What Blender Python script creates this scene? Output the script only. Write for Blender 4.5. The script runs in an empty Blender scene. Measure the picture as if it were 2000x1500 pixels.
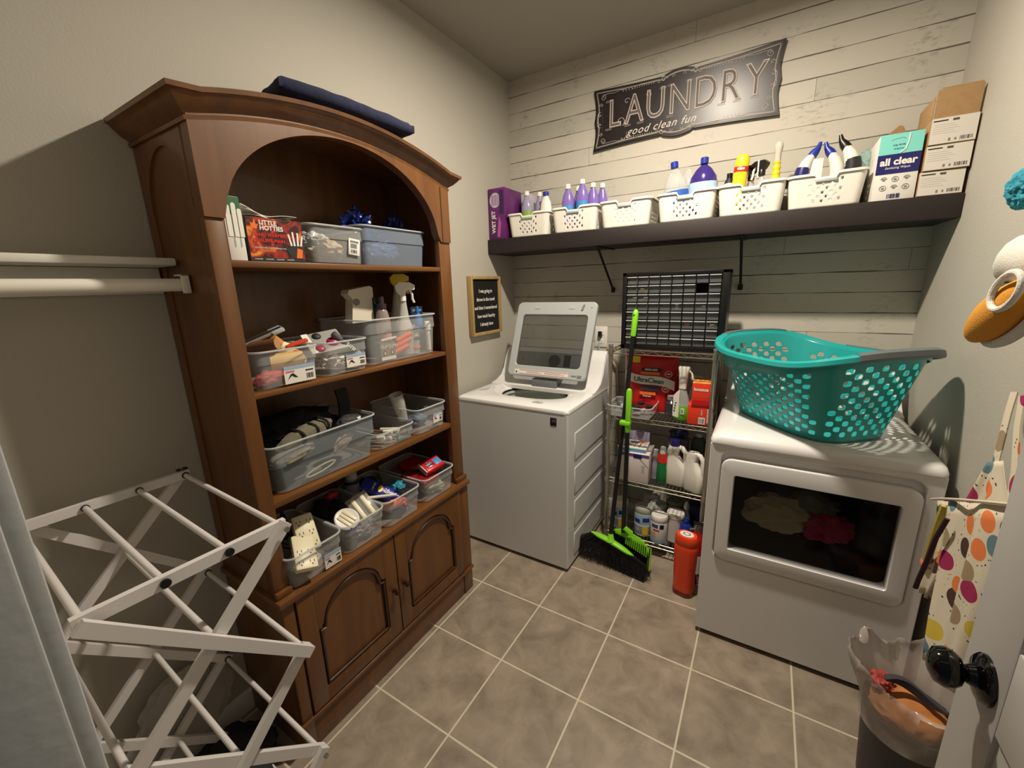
import bpy, bmesh, math, random
from mathutils import Vector, Matrix, noise
PI = math.pi
V = Vector
sc = bpy.context.scene
col = sc.collection

# ------------------------------------------------------------ camera, world, light, exposure
yaw, pitch, roll = math.radians(31.679), math.radians(-13.342), math.radians(-1.7124)
fw = V((-math.sin(yaw) * math.cos(pitch), math.cos(yaw) * math.cos(pitch), math.sin(pitch)))
rt = V((math.cos(yaw), math.sin(yaw), 0))
up = rt.cross(fw)
r2 = math.cos(roll) * rt + math.sin(roll) * up
u2 = -math.sin(roll) * rt + math.cos(roll) * up
cam_d = bpy.data.cameras.new('camera')
cam = bpy.data.objects.new('camera', cam_d)
col.objects.link(cam)
cam.matrix_world = Matrix(((r2.x, u2.x, -fw.x, 1.142), (r2.y, u2.y, -fw.y, -1.830), (r2.z, u2.z, -fw.z, 1.506), (0, 0, 0, 1)))
cam_d.sensor_width = 36
cam_d.sensor_fit = 'HORIZONTAL'
cam_d.lens = 805.05 / 2000 * 36
cam_d.clip_start = 0.01
sc.camera = cam

w = bpy.data.worlds.new('world')
sc.world = w
w.use_nodes = True
w.node_tree.nodes['Background'].inputs[0].default_value = (0.75, 0.85, 1.0, 1)
w.node_tree.nodes['Background'].inputs[1].default_value = 0.07

def area(name, loc, size, power, colr, rot=(0, 0, 0)):
    d = bpy.data.lights.new(name, 'AREA')
    d.shape = 'DISK'
    d.size = size
    d.energy = power
    d.color = colr
    o = bpy.data.objects.new(name, d)
    o.location = loc
    o.rotation_euler = rot
    col.objects.link(o)
    return o
LAMP = (0.77, -0.37, 2.69)
area('lamp_light', LAMP, 0.09, 50, (1.0, 0.89, 0.73))
sc.view_settings.view_transform = 'Standard'
sc.view_settings.look = 'None'
sc.view_settings.gamma = 1
sc.view_settings.use_curve_mapping = False
sc.view_settings.exposure = 0.0
sc.cycles.transparent_max_bounces = 24

# ------------------------------------------------------------ materials
def srgb(r, g, b):
    f = lambda c: (c / 255) / 12.92 if c <= 10 else ((c / 255 + 0.055) / 1.055) ** 2.4
    return (f(r), f(g), f(b), 1)

def mat(name, c, rough=0.5, metal=0.0, alpha=1.0, spec=None, emit=None, trans=0.0, coat=0.0, noise_amt=0.0, nscale=20.0, bump=0.0, bscale=200.0):
    m = bpy.data.materials.new(name)
    m.use_nodes = True
    nt = m.node_tree
    b = nt.nodes['Principled BSDF']
    b.inputs['Base Color'].default_value = c
    b.inputs['Roughness'].default_value = rough
    b.inputs['Metallic'].default_value = metal
    b.inputs['Alpha'].default_value = alpha
    b.inputs['Transmission Weight'].default_value = trans
    b.inputs['Coat Weight'].default_value = coat
    if spec is not None:
        b.inputs['Specular IOR Level'].default_value = spec
    if emit:
        b.inputs['Emission Color'].default_value = c
        b.inputs['Emission Strength'].default_value = emit
    tc = None
    if noise_amt or bump:
        tc = nt.nodes.new('ShaderNodeTexCoord')
    if noise_amt:
        n = nt.nodes.new('ShaderNodeTexNoise')
        n.inputs['Scale'].default_value = nscale
        n.inputs['Detail'].default_value = 5
        nt.links.new(tc.outputs['Object'], n.inputs['Vector'])
        r = nt.nodes.new('ShaderNodeValToRGB')
        r.color_ramp.elements[0].position = 0.3
        r.color_ramp.elements[1].position = 0.7
        k = 1 - noise_amt
        r.color_ramp.elements[0].color = (c[0] * k, c[1] * k, c[2] * k, 1)
        k = 1 + noise_amt
        r.color_ramp.elements[1].color = (min(1, c[0] * k), min(1, c[1] * k), min(1, c[2] * k), 1)
        nt.links.new(n.outputs['Fac'], r.inputs['Fac'])
        nt.links.new(r.outputs['Color'], b.inputs['Base Color'])
    if bump:
        n = nt.nodes.new('ShaderNodeTexNoise')
        n.inputs['Scale'].default_value = bscale
        nt.links.new(tc.outputs['Object'], n.inputs['Vector'])
        bp = nt.nodes.new('ShaderNodeBump')
        bp.inputs['Strength'].default_value = bump
        bp.inputs['Distance'].default_value = 0.002
        nt.links.new(n.outputs['Fac'], bp.inputs['Height'])
        nt.links.new(bp.outputs['Normal'], b.inputs['Normal'])
    return m

def S(r, g, b, **k):
    return mat('mat_%d_%d_%d' % (r, g, b), srgb(r, g, b), **k)

def clear(name, r, g, b, alpha, rough=0.2):
    return mat(name, srgb(r, g, b), rough=rough, alpha=alpha)

M = {}
M['wall'] = mat('wall_paint', srgb(176, 171, 160), rough=0.75, bump=0.35, bscale=180)
M['ceil'] = mat('ceiling_paint', srgb(160, 155, 145), rough=0.9, bump=0.3, bscale=150)
M['jamb'] = mat('jamb_paint', srgb(170, 172, 172), rough=0.5, bump=0.3, bscale=60)
M['white_trim'] = mat('white_trim', srgb(220, 218, 210), rough=0.45)
M['door'] = mat('door_paint', srgb(178, 175, 170), rough=0.45)
M['white'] = mat('white_plastic', srgb(228, 224, 214), rough=0.35)
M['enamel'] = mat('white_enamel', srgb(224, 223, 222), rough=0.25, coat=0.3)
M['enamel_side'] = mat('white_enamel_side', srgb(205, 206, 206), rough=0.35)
M['black'] = mat('black_plastic', srgb(14, 14, 15), rough=0.35)
M['black_gloss'] = mat('black_gloss', srgb(6, 6, 8), rough=0.08)
M['matte_black'] = mat('matte_black', srgb(12, 12, 13), rough=0.8)
M['ink'] = mat('black_ink', srgb(25, 25, 28), rough=0.6)
M['grey_ink'] = mat('grey_ink', srgb(125, 122, 122), rough=0.6)
M['paper'] = mat('white_paper', srgb(226, 222, 214), rough=0.7)
M['grey'] = mat('grey_plastic', srgb(120, 122, 124), rough=0.4)
M['lgrey'] = mat('light_grey_plastic', srgb(170, 176, 178), rough=0.35)
M['chrome'] = mat('chrome_wire', srgb(178, 174, 160), rough=0.3, metal=0.9)
M['green'] = mat('lime_green_plastic', srgb(132, 212, 40), rough=0.35)
M['red'] = mat('red_print', srgb(200, 36, 30), rough=0.4)
M['orange'] = mat('orange_print', srgb(232, 110, 40), rough=0.4)
M['blue'] = mat('blue_plastic', srgb(28, 50, 150), rough=0.35)
M['navy'] = mat('navy_print', srgb(28, 26, 96), rough=0.4)
M['yellow'] = mat('yellow_plastic', srgb(238, 200, 30), rough=0.35)
M['teal'] = mat('teal_plastic', srgb(36, 160, 160), rough=0.35)
M['cardboard'] = mat('cardboard', srgb(158, 126, 86), rough=0.85, noise_amt=0.08, nscale=40)
M['cream'] = mat('cream_plastic', srgb(226, 216, 184), rough=0.4)
M['purple'] = mat('purple_print', srgb(92, 30, 96), rough=0.35, noise_amt=0.3, nscale=12)
M['bin'] = clear('clear_bin_plastic', 210, 213, 215, 0.17, 0.2)
M['bin_edge'] = clear('clear_bin_rim', 214, 218, 220, 0.55, 0.2)
M['bin_grey'] = clear('smoky_bin_plastic', 140, 152, 168, 0.38, 0.3)
M['film'] = clear('clear_film', 215, 212, 205, 0.25, 0.15)

def wood_mat(name, c1, c2, scale, rough=0.38, coat=0.15, axis='Z'):
    m = bpy.data.materials.new(name)
    m.use_nodes = True
    nt = m.node_tree
    b = nt.nodes['Principled BSDF']
    tc = nt.nodes.new('ShaderNodeTexCoord')
    mp = nt.nodes.new('ShaderNodeMapping')
    s = [scale, scale, scale]
    s['XYZ'.index(axis)] = scale * 0.08
    mp.inputs['Scale'].default_value = s
    n = nt.nodes.new('ShaderNodeTexNoise')
    n.inputs['Scale'].default_value = 1
    n.inputs['Detail'].default_value = 6
    n.inputs['Distortion'].default_value = 0.6
    r = nt.nodes.new('ShaderNodeValToRGB')
    r.color_ramp.elements[0].position = 0.3
    r.color_ramp.elements[0].color = c1
    r.color_ramp.elements[1].position = 0.72
    r.color_ramp.elements[1].color = c2
    nt.links.new(tc.outputs['Object'], mp.inputs['Vector'])
    nt.links.new(mp.outputs['Vector'], n.inputs['Vector'])
    nt.links.new(n.outputs['Fac'], r.inputs['Fac'])
    nt.links.new(r.outputs['Color'], b.inputs['Base Color'])
    b.inputs['Roughness'].default_value = rough
    b.inputs['Coat Weight'].default_value = coat
    return m
M['wood'] = wood_mat('bookcase_wood', srgb(88, 53, 22), srgb(110, 69, 30), 22)
M['wood_y'] = wood_mat('bookcase_wood_shelf', srgb(96, 59, 25), srgb(120, 77, 35), 22, axis='Y')
M['wood_dark'] = wood_mat('bookcase_groove', srgb(48, 27, 12), srgb(66, 38, 19), 22)
M['shelf_wood'] = wood_mat('espresso_wood', srgb(24, 17, 16), srgb(44, 33, 31), 9, rough=0.65, coat=0.0, axis='X')
M['frame_wood'] = wood_mat('natural_wood', srgb(150, 122, 72), srgb(176, 148, 96), 60, rough=0.6, coat=0)

def shiplap():
    m = bpy.data.materials.new('shiplap_boards')
    m.use_nodes = True
    nt = m.node_tree
    L = nt.links
    b = nt.nodes['Principled BSDF']
    b.inputs['Roughness'].default_value = 0.7
    tc = nt.nodes.new('ShaderNodeTexCoord')
    sp = nt.nodes.new('ShaderNodeSeparateXYZ')
    L.new(tc.outputs['Object'], sp.inputs[0])
    def math_(op, a, bb=None, cc=None):
        n = nt.nodes.new('ShaderNodeMath')
        n.operation = op
        for i, v in enumerate((a, bb, cc)):
            if v is None:
                continue
            if isinstance(v, (int, float)):
                n.inputs[i].default_value = v
            else:
                L.new(v, n.inputs[i])
        return n.outputs[0]
    # slow wobble of the joint lines
    wob = nt.nodes.new('ShaderNodeTexNoise')
    wob.inputs['Scale'].default_value = 7
    L.new(tc.outputs['Object'], wob.inputs['Vector'])
    z = math_('ADD', sp.outputs['Z'], math_('MULTIPLY', math_('SUBTRACT', wob.outputs['Fac'], 0.5), 0.004))
    PL = 0.0938
    t = math_('DIVIDE', math_('SUBTRACT', z, 2.651 - 40 * PL), PL)
    fr = math_('FRACT', t)
    row = math_('FLOOR', t)
    d = math_('MINIMUM', fr, math_('SUBTRACT', 1.0, fr))
    br = nt.nodes.new('ShaderNodeTexNoise')
    br.inputs['Scale'].default_value = 5
    br.inputs['Detail'].default_value = 3
    mp2 = nt.nodes.new('ShaderNodeMapping')
    mp2.inputs['Scale'].default_value = (1.2, 1, 9)
    L.new(tc.outputs['Object'], mp2.inputs['Vector'])
    L.new(mp2.outputs[0], br.inputs['Vector'])
    wid = math_('MULTIPLY', math_('SUBTRACT', br.outputs['Fac'], 0.28), 0.085)
    line = math_('LESS_THAN', d, math_('MAXIMUM', wid, 0.010))
    # vertical butt joints, one or two per row
    ph = math_('FRACT', math_('MULTIPLY', math_('SINE', math_('MULTIPLY', row, 12.9898)), 43.758))
    tx = math_('ADD', math_('DIVIDE', sp.outputs['X'], 3.1), ph)
    fx = math_('FRACT', tx)
    joint = math_('LESS_THAN', fx, 0.0005)
    ln = math_('MAXIMUM', line, joint)
    # scuffs
    sc1 = nt.nodes.new('ShaderNodeTexNoise')
    sc1.inputs['Scale'].default_value = 1
    sc1.inputs['Detail'].default_value = 9
    sc1.inputs['Roughness'].default_value = 0.7
    mp = nt.nodes.new('ShaderNodeMapping')
    mp.inputs['Scale'].default_value = (30, 9, 62)
    L.new(tc.outputs['Object'], mp.inputs['Vector'])
    L.new(mp.outputs[0], sc1.inputs['Vector'])
    patch = nt.nodes.new('ShaderNodeTexNoise')
    patch.inputs['Scale'].default_value = 6
    patch.inputs['Detail'].default_value = 2
    L.new(tc.outputs['Object'], patch.inputs['Vector'])
    s1 = nt.nodes.new('ShaderNodeMapRange')
    s1.inputs[1].default_value = 0.50
    s1.inputs[2].default_value = 0.64
    L.new(sc1.outputs['Fac'], s1.inputs[0])
    s2 = nt.nodes.new('ShaderNodeMapRange')
    s2.inputs[1].default_value = 0.52
    s2.inputs[2].default_value = 0.68
    L.new(patch.outputs['Fac'], s2.inputs[0])
    scuff = math_('MULTIPLY', s1.outputs[0], s2.outputs[0])
    tone = math_('FRACT', math_('MULTIPLY', math_('SINE', math_('MULTIPLY', math_('ADD', row, math_('FLOOR', tx)), 78.233)), 437.5))
    base = nt.nodes.new('ShaderNodeMixRGB')
    base.inputs[1].default_value = srgb(182, 178, 166)
    base.inputs[2].default_value = srgb(194, 188, 176)
    L.new(tone, base.inputs[0])
    m1 = nt.nodes.new('ShaderNodeMixRGB')
    m1.inputs[2].default_value = srgb(134, 129, 116)
    L.new(math_('MULTIPLY', scuff, 0.62), m1.inputs[0])
    L.new(base.outputs[0], m1.inputs[1])
    m2 = nt.nodes.new('ShaderNodeMixRGB')
    m2.inputs[2].default_value = srgb(70, 64, 55)
    L.new(math_('MULTIPLY', ln, 0.9), m2.inputs[0])
    L.new(m1.outputs[0], m2.inputs[1])
    L.new(m2.outputs[0], b.inputs['Base Color'])
    return m
M['shiplap'] = shiplap()

def tiles():
    m = bpy.data.materials.new('floor_tiles')
    m.use_nodes = True
    nt = m.node_tree
    L = nt.links
    b = nt.nodes['Principled BSDF']
    tc = nt.nodes.new('ShaderNodeTexCoord')
    mp = nt.nodes.new('ShaderNodeMapping')
    mp.inputs['Location'].default_value = (34.0, 34.0, 0)   # keeps every brick cell positive
    L.new(tc.outputs['Object'], mp.inputs['Vector'])
    bk = nt.nodes.new('ShaderNodeTexBrick')
    bk.offset = 0
    bk.inputs['Scale'].default_value = 1
    bk.inputs['Mortar Size'].default_value = 0.0035
    bk.inputs['Mortar Smooth'].default_value = 0.1
    bk.inputs['Brick Width'].default_value = 0.34
    bk.inputs['Row Height'].default_value = 0.34
    bk.inputs['Color1'].default_value = (0.9, 0.9, 0.9, 1)
    bk.inputs['Color2'].default_value = (1.05, 1.05, 1.05, 1)
    L.new(mp.outputs[0], bk.inputs['Vector'])
    n1 = nt.nodes.new('ShaderNodeTexNoise')
    n1.inputs['Scale'].default_value = 9.0
    n1.inputs['Detail'].default_value = 8
    n1.inputs['Roughness'].default_value = 0.62
    n1.inputs['Distortion'].default_value = 0.5
    L.new(tc.outputs['Object'], n1.inputs['Vector'])
    r = nt.nodes.new('ShaderNodeValToRGB')
    e = r.color_ramp.elements
    e[0].position = 0.28
    e[0].color = srgb(122, 108, 94)
    e[1].position = 0.75
    e[1].color = srgb(168, 152, 134)
    x = r.color_ramp.elements.new(0.5)
    x.color = srgb(146, 132, 116)
    L.new(n1.outputs['Fac'], r.inputs['Fac'])
    mu = nt.nodes.new('ShaderNodeMixRGB')
    mu.blend_type = 'MULTIPLY'
    mu.inputs[0].default_value = 1
    L.new(r.outputs[0], mu.inputs[1])
    L.new(bk.outputs['Color'], mu.inputs[2])
    mx = nt.nodes.new('ShaderNodeMixRGB')
    mx.inputs[2].default_value = srgb(204, 194, 172)
    L.new(bk.outputs['Fac'], mx.inputs[0])
    L.new(mu.outputs[0], mx.inputs[1])
    L.new(mx.outputs[0], b.inputs['Base Color'])
    b.inputs['Roughness'].default_value = 0.42
    bp = nt.nodes.new('ShaderNodeBump')
    bp.inputs['Strength'].default_value = 0.4
    bp.inputs['Distance'].default_value = 0.003
    sub = nt.nodes.new('ShaderNodeMath')
    sub.operation = 'SUBTRACT'
    L.new(n1.outputs['Fac'], sub.inputs[0])
    L.new(bk.outputs['Fac'], sub.inputs[1])
    L.new(sub.outputs[0], bp.inputs['Height'])
    L.new(bp.outputs[0], b.inputs['Normal'])
    return m
M['tiles'] = tiles()

# ------------------------------------------------------------ mesh helpers
def frame(o, right, upv):
    r = V(right).normalized()
    u = V(upv).normalized()
    n = r.cross(u)
    return Matrix(((r.x, u.x, n.x, o[0]), (r.y, u.y, n.y, o[1]), (r.z, u.z, n.z, o[2]), (0, 0, 0, 1)))

def rot(x=0, y=0, z=0):
    return Matrix.Rotation(math.radians(z), 4, 'Z') @ Matrix.Rotation(math.radians(y), 4, 'Y') @ Matrix.Rotation(math.radians(x), 4, 'X')

def T(x, y, z):
    return Matrix.Translation((x, y, z))

TXT = {}
def text_geo(s, size, shear=0.0, align='CENTER', bold=0.0, outline=0.0, spacing=1.0):
    key = (s, size, shear, align, bold, outline, spacing)
    if key in TXT:
        return TXT[key]
    cu = bpy.data.curves.new('t', 'FONT')
    cu.body = s
    cu.size = size
    cu.shear = shear
    cu.align_x = align
    cu.align_y = 'CENTER'
    cu.offset = bold
    cu.space_character = spacing
    cu.resolution_u = 3
    if outline:
        cu.fill_mode = 'NONE'
        cu.bevel_depth = outline
        cu.bevel_resolution = 1
    else:
        cu.extrude = 0.0003
    o = bpy.data.objects.new('t', cu)
    me = bpy.data.meshes.new_from_object(o)
    vs = [v.co.copy() for v in me.vertices]
    fs = [tuple(p.vertices) for p in me.polygons]
    bpy.data.objects.remove(o)
    bpy.data.curves.remove(cu)
    bpy.data.meshes.remove(me)
    TXT[key] = (vs, fs)
    return vs, fs

class MB:
    def __init__(s):
        s.v = []
        s.f = []
        s.mi = []
        s.m = []
    def idx(s, m):
        if m not in s.m:
            s.m.append(m)
        return s.m.index(m)
    def add(s, vs, fs, m, X=None):
        k = len(s.v)
        s.v += [(X @ V(q)) if X is not None else V(q) for q in vs]
        i = s.idx(m)
        for f in fs:
            s.f.append(tuple(a + k for a in f))
            s.mi.append(i)
        return s
    def box(s, x0, x1, y0, y1, z0, z1, m, bev=0.0, X=None, seg=2):
        if not bev:
            vs = [(x, y, z) for x in (x0, x1) for y in (y0, y1) for z in (z0, z1)]
            fs = [(0, 1, 3, 2), (4, 6, 7, 5), (0, 4, 5, 1), (2, 3, 7, 6), (0, 2, 6, 4), (1, 5, 7, 3)]
            return s.add(vs, fs, m, X)
        bm = bmesh.new()
        bmesh.ops.create_cube(bm, size=1)
        for v in bm.verts:
            v.co = V(((x0 + x1) / 2 + v.co.x * (x1 - x0), (y0 + y1) / 2 + v.co.y * (y1 - y0), (z0 + z1) / 2 + v.co.z * (z1 - z0)))
        bev = min(bev, 0.49 * min(x1 - x0, y1 - y0, z1 - z0))
        bmesh.ops.bevel(bm, geom=bm.edges[:], offset=bev, segments=seg, profile=0.5, affect='EDGES')
        return s.bm(bm, m, X)
    def bm(s, bm, m, X=None):
        bm.verts.index_update()
        s.add([v.co.copy() for v in bm.verts], [tuple(v.index for v in f.verts) for f in bm.faces], m, X)
        bm.free()
        return s
    def loft(s, loops, m, cap0=True, cap1=True, X=None, closed=True):
        n = len(loops[0])
        vs = [p for l in loops for p in l]
        fs = []
        for a in range(len(loops) - 1):
            for i in range(n if closed else n - 1):
                j = (i + 1) % n
                fs.append((a * n + i, a * n + j, (a + 1) * n + j, (a + 1) * n + i))
        if cap0:
            fs.append(tuple(reversed(range(n))))
        if cap1:
            fs.append(tuple((len(loops) - 1) * n + i for i in range(n)))
        return s.add(vs, fs, m, X)
    def lathe(s, prof, m, X=None, seg=24, sx=1.0, sy=1.0, cap0=True, cap1=True):
        loops = [[V((r * math.cos(2 * PI * i / seg) * sx, r * math.sin(2 * PI * i / seg) * sy, z)) for i in range(seg)] for r, z in prof]
        return s.loft(loops, m, cap0, cap1, X)
    def cyl(s, p0, p1, r0, m, r1=None, seg=14, X=None):
        return s.tube([p0, p1], r0, m, seg=seg, X=X, radii=[r0, r0 if r1 is None else r1])
    def tube(s, pts, r, m, seg=10, X=None, radii=None, closed=False, flat=1.0):
        pts = [V(p) for p in pts]
        n = len(pts)
        loops = []
        prev = None
        for i, p in enumerate(pts):
            if closed:
                d = pts[(i + 1) % n] - pts[i - 1]
            else:
                d = pts[min(i + 1, n - 1)] - pts[max(i - 1, 0)]
            d.normalize()
            if prev is None:
                a = V((0, 0, 1)) if abs(d.z) < 0.9 else V((1, 0, 0))
                prev = a
            x = (prev - d * prev.dot(d))
            if x.length < 1e-6:
                x = d.orthogonal()
            x.normalize()
            y = d.cross(x)
            prev = x
            rr = radii[i] if radii else r
            loops.append([p + x * math.cos(2 * PI * k / seg) * rr + y * math.sin(2 * PI * k / seg) * rr * flat for k in range(seg)])
        if closed:
            loops.append(loops[0])
            return s.loft(loops, m, False, False, X)
        return s.loft(loops, m, True, True, X)
    def prism(s, poly, d0, d1, m, X=None):
        n = len(poly)
        vs = [V((p[0], p[1], d0)) for p in poly] + [V((p[0], p[1], d1)) for p in poly]
        fs = [tuple(reversed(range(n))), tuple(range(n, 2 * n))] + [(i, (i + 1) % n, n + (i + 1) % n, n + i) for i in range(n)]
        return s.add(vs, fs, m, X)
    def strip(s, ts, lo, hi, d0, d1, m, X=None):
        # plate in the local XY plane between curves lo(t), hi(t), thick from d0 to d1
        vs = []
        for t in ts:
            vs += [V((t, lo(t), d0)), V((t, hi(t), d0)), V((t, hi(t), d1)), V((t, lo(t), d1))]
        fs = []
        for i in range(len(ts) - 1):
            a, b = 4 * i, 4 * i + 4
            for k in range(4):
                fs.append((a + k, a + (k + 1) % 4, b + (k + 1) % 4, b + k))
        e = 4 * (len(ts) - 1)
        fs += [(3, 2, 1, 0), (e, e + 1, e + 2, e + 3)]
        return s.add(vs, fs, m, X)
    def sph(s, c, r, m, sx=1, sy=1, sz=1, seg=16, X=None):
        bm = bmesh.new()
        bmesh.ops.create_uvsphere(bm, u_segments=seg, v_segments=max(6, seg // 2), radius=r)
        for v in bm.verts:
            v.co = V((c[0] + v.co.x * sx, c[1] + v.co.y * sy, c[2] + v.co.z * sz))
        return s.bm(bm, m, X)
    def lump(s, c, rad, m, seed=0, amp=0.3, freq=2.2, sub=4, X=None, flat=0.0):
        bm = bmesh.new()
        bmesh.ops.create_icosphere(bm, subdivisions=sub, radius=1)
        off = V((seed * 7.3, seed * 3.1, seed * 5.7))
        for v in bm.verts:
            n = noise.noise(v.co * freq + off) + 0.5 * noise.noise(v.co * freq * 2.3 + off)
            rdg = abs(noise.noise(v.co * freq * 1.7 + off * 2))
            p = v.co * (1 + amp * n - amp * 0.6 * rdg)
            p.z = max(p.z, -0.8 + flat)
            v.co = V((c[0] + p.x * rad[0], c[1] + p.y * rad[1], c[2] + p.z * rad[2]))
        return s.bm(bm, m, X)
    def text(s, t, size, m, X, **k):
        vs, fs = text_geo(t, size, **k)
        return s.add(vs, fs, m, X)
    def build(s, name, parent=None, world=None, smooth=35, solid=0.0, sub=0):
        me = bpy.data.meshes.new(name)
        vs = s.v
        if world is not None:
            inv = world.inverted()
            vs = [inv @ q for q in vs]
        me.from_pydata([tuple(q) for q in vs], [], s.f)
        for m in s.m:
            me.materials.append(m)
        me.polygons.foreach_set('material_index', s.mi)
        bm = bmesh.new()
        bm.from_mesh(me)
        bmesh.ops.recalc_face_normals(bm, faces=bm.faces)
        bm.to_mesh(me)
        bm.free()
        if smooth:
            me.polygons.foreach_set('use_smooth', [True] * len(me.polygons))
            me.set_sharp_from_angle(angle=math.radians(smooth))
        me.update()
        o = bpy.data.objects.new(name, me)
        col.objects.link(o)
        if parent is not None:
            o.parent = parent
        if solid:
            md = o.modifiers.new('thickness', 'SOLIDIFY')
            md.thickness = solid
            md.offset = 0
        if sub:
            md = o.modifiers.new('smooth', 'SUBSURF')
            md.levels = sub
            md.render_levels = sub
        return o

def tag(o, label, cat, group=None, kind=None):
    o['label'] = label
    o['category'] = cat
    if group:
        o['group'] = group
    if kind:
        o['kind'] = kind
    return o

def thing(name, label, cat, loc=(0, 0, 0), rz=0.0, group=None, rx=0.0, ry=0.0):
    o = bpy.data.objects.new(name, None)
    o.empty_display_size = 0.05
    col.objects.link(o)
    o.location = loc
    o.rotation_euler = (math.radians(rx), math.radians(ry), math.radians(rz))
    return tag(o, label, cat, group)

def place(o, loc, rz=0.0, rx=0.0, ry=0.0):
    o.location = loc
    o.rotation_euler = (math.radians(rx), math.radians(ry), math.radians(rz))
    return o

def solo(mb, name, label, cat, loc=(0, 0, 0), rz=0.0, rx=0.0, ry=0.0, group=None, kind=None, **k):
    return tag(place(mb.build(name, **k), loc, rz, rx, ry), label, cat, group, kind)

def copy_tree(o, parent=None):
    c = o.copy()
    col.objects.link(c)
    c.parent = parent
    for ch in list(o.children):
        copy_tree(ch, c)
    return c

def structure(mb, name, **k):
    o = mb.build(name, **k)
    o['kind'] = 'structure'
    return o

def rrect(w, d, r, z, n=6, cx=0, cy=0):
    pts = []
    for (sx, sy, a0) in ((1, 1, 0), (-1, 1, 90), (-1, -1, 180), (1, -1, 270)):
        for k in range(n + 1):
            a = math.radians(a0 + 90 * k / n)
            pts.append(V((cx + sx * (w / 2 - r) + r * math.cos(a), cy + sy * (d / 2 - r) + r * math.sin(a), z)))
    return pts

def spiral(cx, cy, r0, r1, a0, a1, n=18):
    return [(cx + (r0 + (r1 - r0) * i / n) * math.cos(math.radians(a0 + (a1 - a0) * i / n)),
             cy + (r0 + (r1 - r0) * i / n) * math.sin(math.radians(a0 + (a1 - a0) * i / n)), 0) for i in range(n + 1)]

# ------------------------------------------------------------ room
XL, XR, YB, YF, H = -0.37, 1.712, 0.68, -1.795, 2.742
DL, DR = 0.60, 1.49                        # doorway edges
structure(MB().box(XL - .1, XR + .1, -2.6, YB + .1, -0.05, 0, M['tiles']), 'floor')
structure(MB().box(XL - .1, XR + .1, YF - .14, YB + .1, H, H + .05, M['ceil']), 'ceiling')
structure(MB().box(XL - .1, XL, YF - .14, YB + .1, 0, H, M['wall']), 'wall_left')
structure(MB().box(XL, XR, YB, YB + .1, 0, H, M['shiplap']), 'wall_back')
structure(MB().box(XR, XR + .1, YF - .14, YB + .1, 0, H, M['wall']), 'wall_right')
b = MB()
b.box(XL, DL - .012, YF - .13, YF, 0, H, M['wall'])
b.box(DR + .012, XR, YF - .13, YF, 0, H, M['wall'])
b.box(DL - .012, DR + .012, YF - .13, YF, 2.06, H, M['wall'])
structure(b, 'wall_front')
b = MB()
b.box(DL - .012, DL + .02, YF - .14, YF + .003, 0, 2.06, M['jamb'], .004)
b.box(DR + .002, DR + .018, YF - .14, YF + .003, 0, 2.06, M['jamb'], .003)
b.box(DL, DR, YF - .14, YF + .003, 2.04, 2.065, M['jamb'], .003)
structure(b, 'trim_1')
b = MB()
b.box(DL - .07, DL + .006, YF, YF + .018, 0, 2.12, M['jamb'], .005)
b.box(DR + .018, DR + .09, YF, YF + .018, 0, 2.12, M['jamb'], .005)
b.box(DL - .07, DR + .09, YF, YF + .018, 2.055, 2.125, M['jamb'], .005)
structure(b, 'trim_2')
structure(MB().box(XL, XL + .014, YF, YB, 0, .085, M['white_trim'], .004), 'baseboard_left')
structure(MB().box(XR - .014, XR, YF, YB, 0, .085, M['white_trim'], .004), 'baseboard_right')
structure(MB().box(XL + .014, XR - .014, YB - .014, YB, 0, .085, M['white_trim'], .004), 'baseboard_back')

# ceiling lamp
t = thing('ceiling_light', 'round flush ceiling light above the middle of the laundry room', 'ceiling light', (LAMP[0], LAMP[1], H))
b = MB().lathe([(.125, -.0005), (.125, -.02), (.115, -.032), (.085, -.034), (.085, -.02)], M['white'], seg=40)
b.build('trim_ring', t)
MB().lathe([(.08, -.012), (.08, -.030)], mat('lamp_diffuser', (1, .87, .7, 1), emit=6), seg=32).build('diffuser', t)

# door, standing open on the right
DX = 1.457
W = T(1.476, -1.06, 0)
dr = bpy.data.objects.new('door_1', None)
dr.location = (1.476, -1.06, 0)
col.objects.link(dr)
dr['kind'] = 'structure'
b = MB()
x0, x1 = DX + .006, DX + .032
b.box(x0, x1, -1.785, -1.022, .008, 2.03, M['door'])
def rail(y0, y1, z0, z1):
    b.box(DX, x1 + .006, y0, y1, z0, z1, M['door'], .003)
rail(-1.785, -1.67, .008, 2.03)
rail(-1.135, -1.02, .008, 2.03)
rail(-1.67, -1.135, 1.89, 2.03)
rail(-1.67, -1.135, .90, 1.035)
rail(-1.67, -1.135, .008, .23)
b.box(DX + .001, x1 + .005, -1.64, -1.165, 1.065, 1.86, M['door'], .008)
b.box(DX + .001, x1 + .005, -1.64, -1.165, .26, .87, M['door'], .008)
o = b.build('door_leaf', dr, world=W)
# knob: rosette, neck, ball
KY, KZ = -1.088, .945
b = MB()
X = frame((DX, KY, KZ), (0, -1, 0), (0, 0, 1)) @ Matrix.Rotation(0, 4, 'Z')
X = Matrix(((0, 0, -1, DX), (1, 0, 0, KY), (0, 1, 0, KZ), (0, 0, 0, 1)))
o = b.lathe([(.0345, 0), (.0345, .004), (.030, .009), (.016, .013), (.0125, .02)], M['black_gloss'], X=X, seg=32).build('rosette', dr, world=W)
MB().lathe([(.0115, .008), (.0105, .018), (.0125, .024), (.021, .028), (.0265, .036), (.0275, .044), (.0235, .054), (.013, .0595), (.004, .061)], M['black_gloss'], X=X, seg=32).build('door_knob', dr, world=W)

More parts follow.
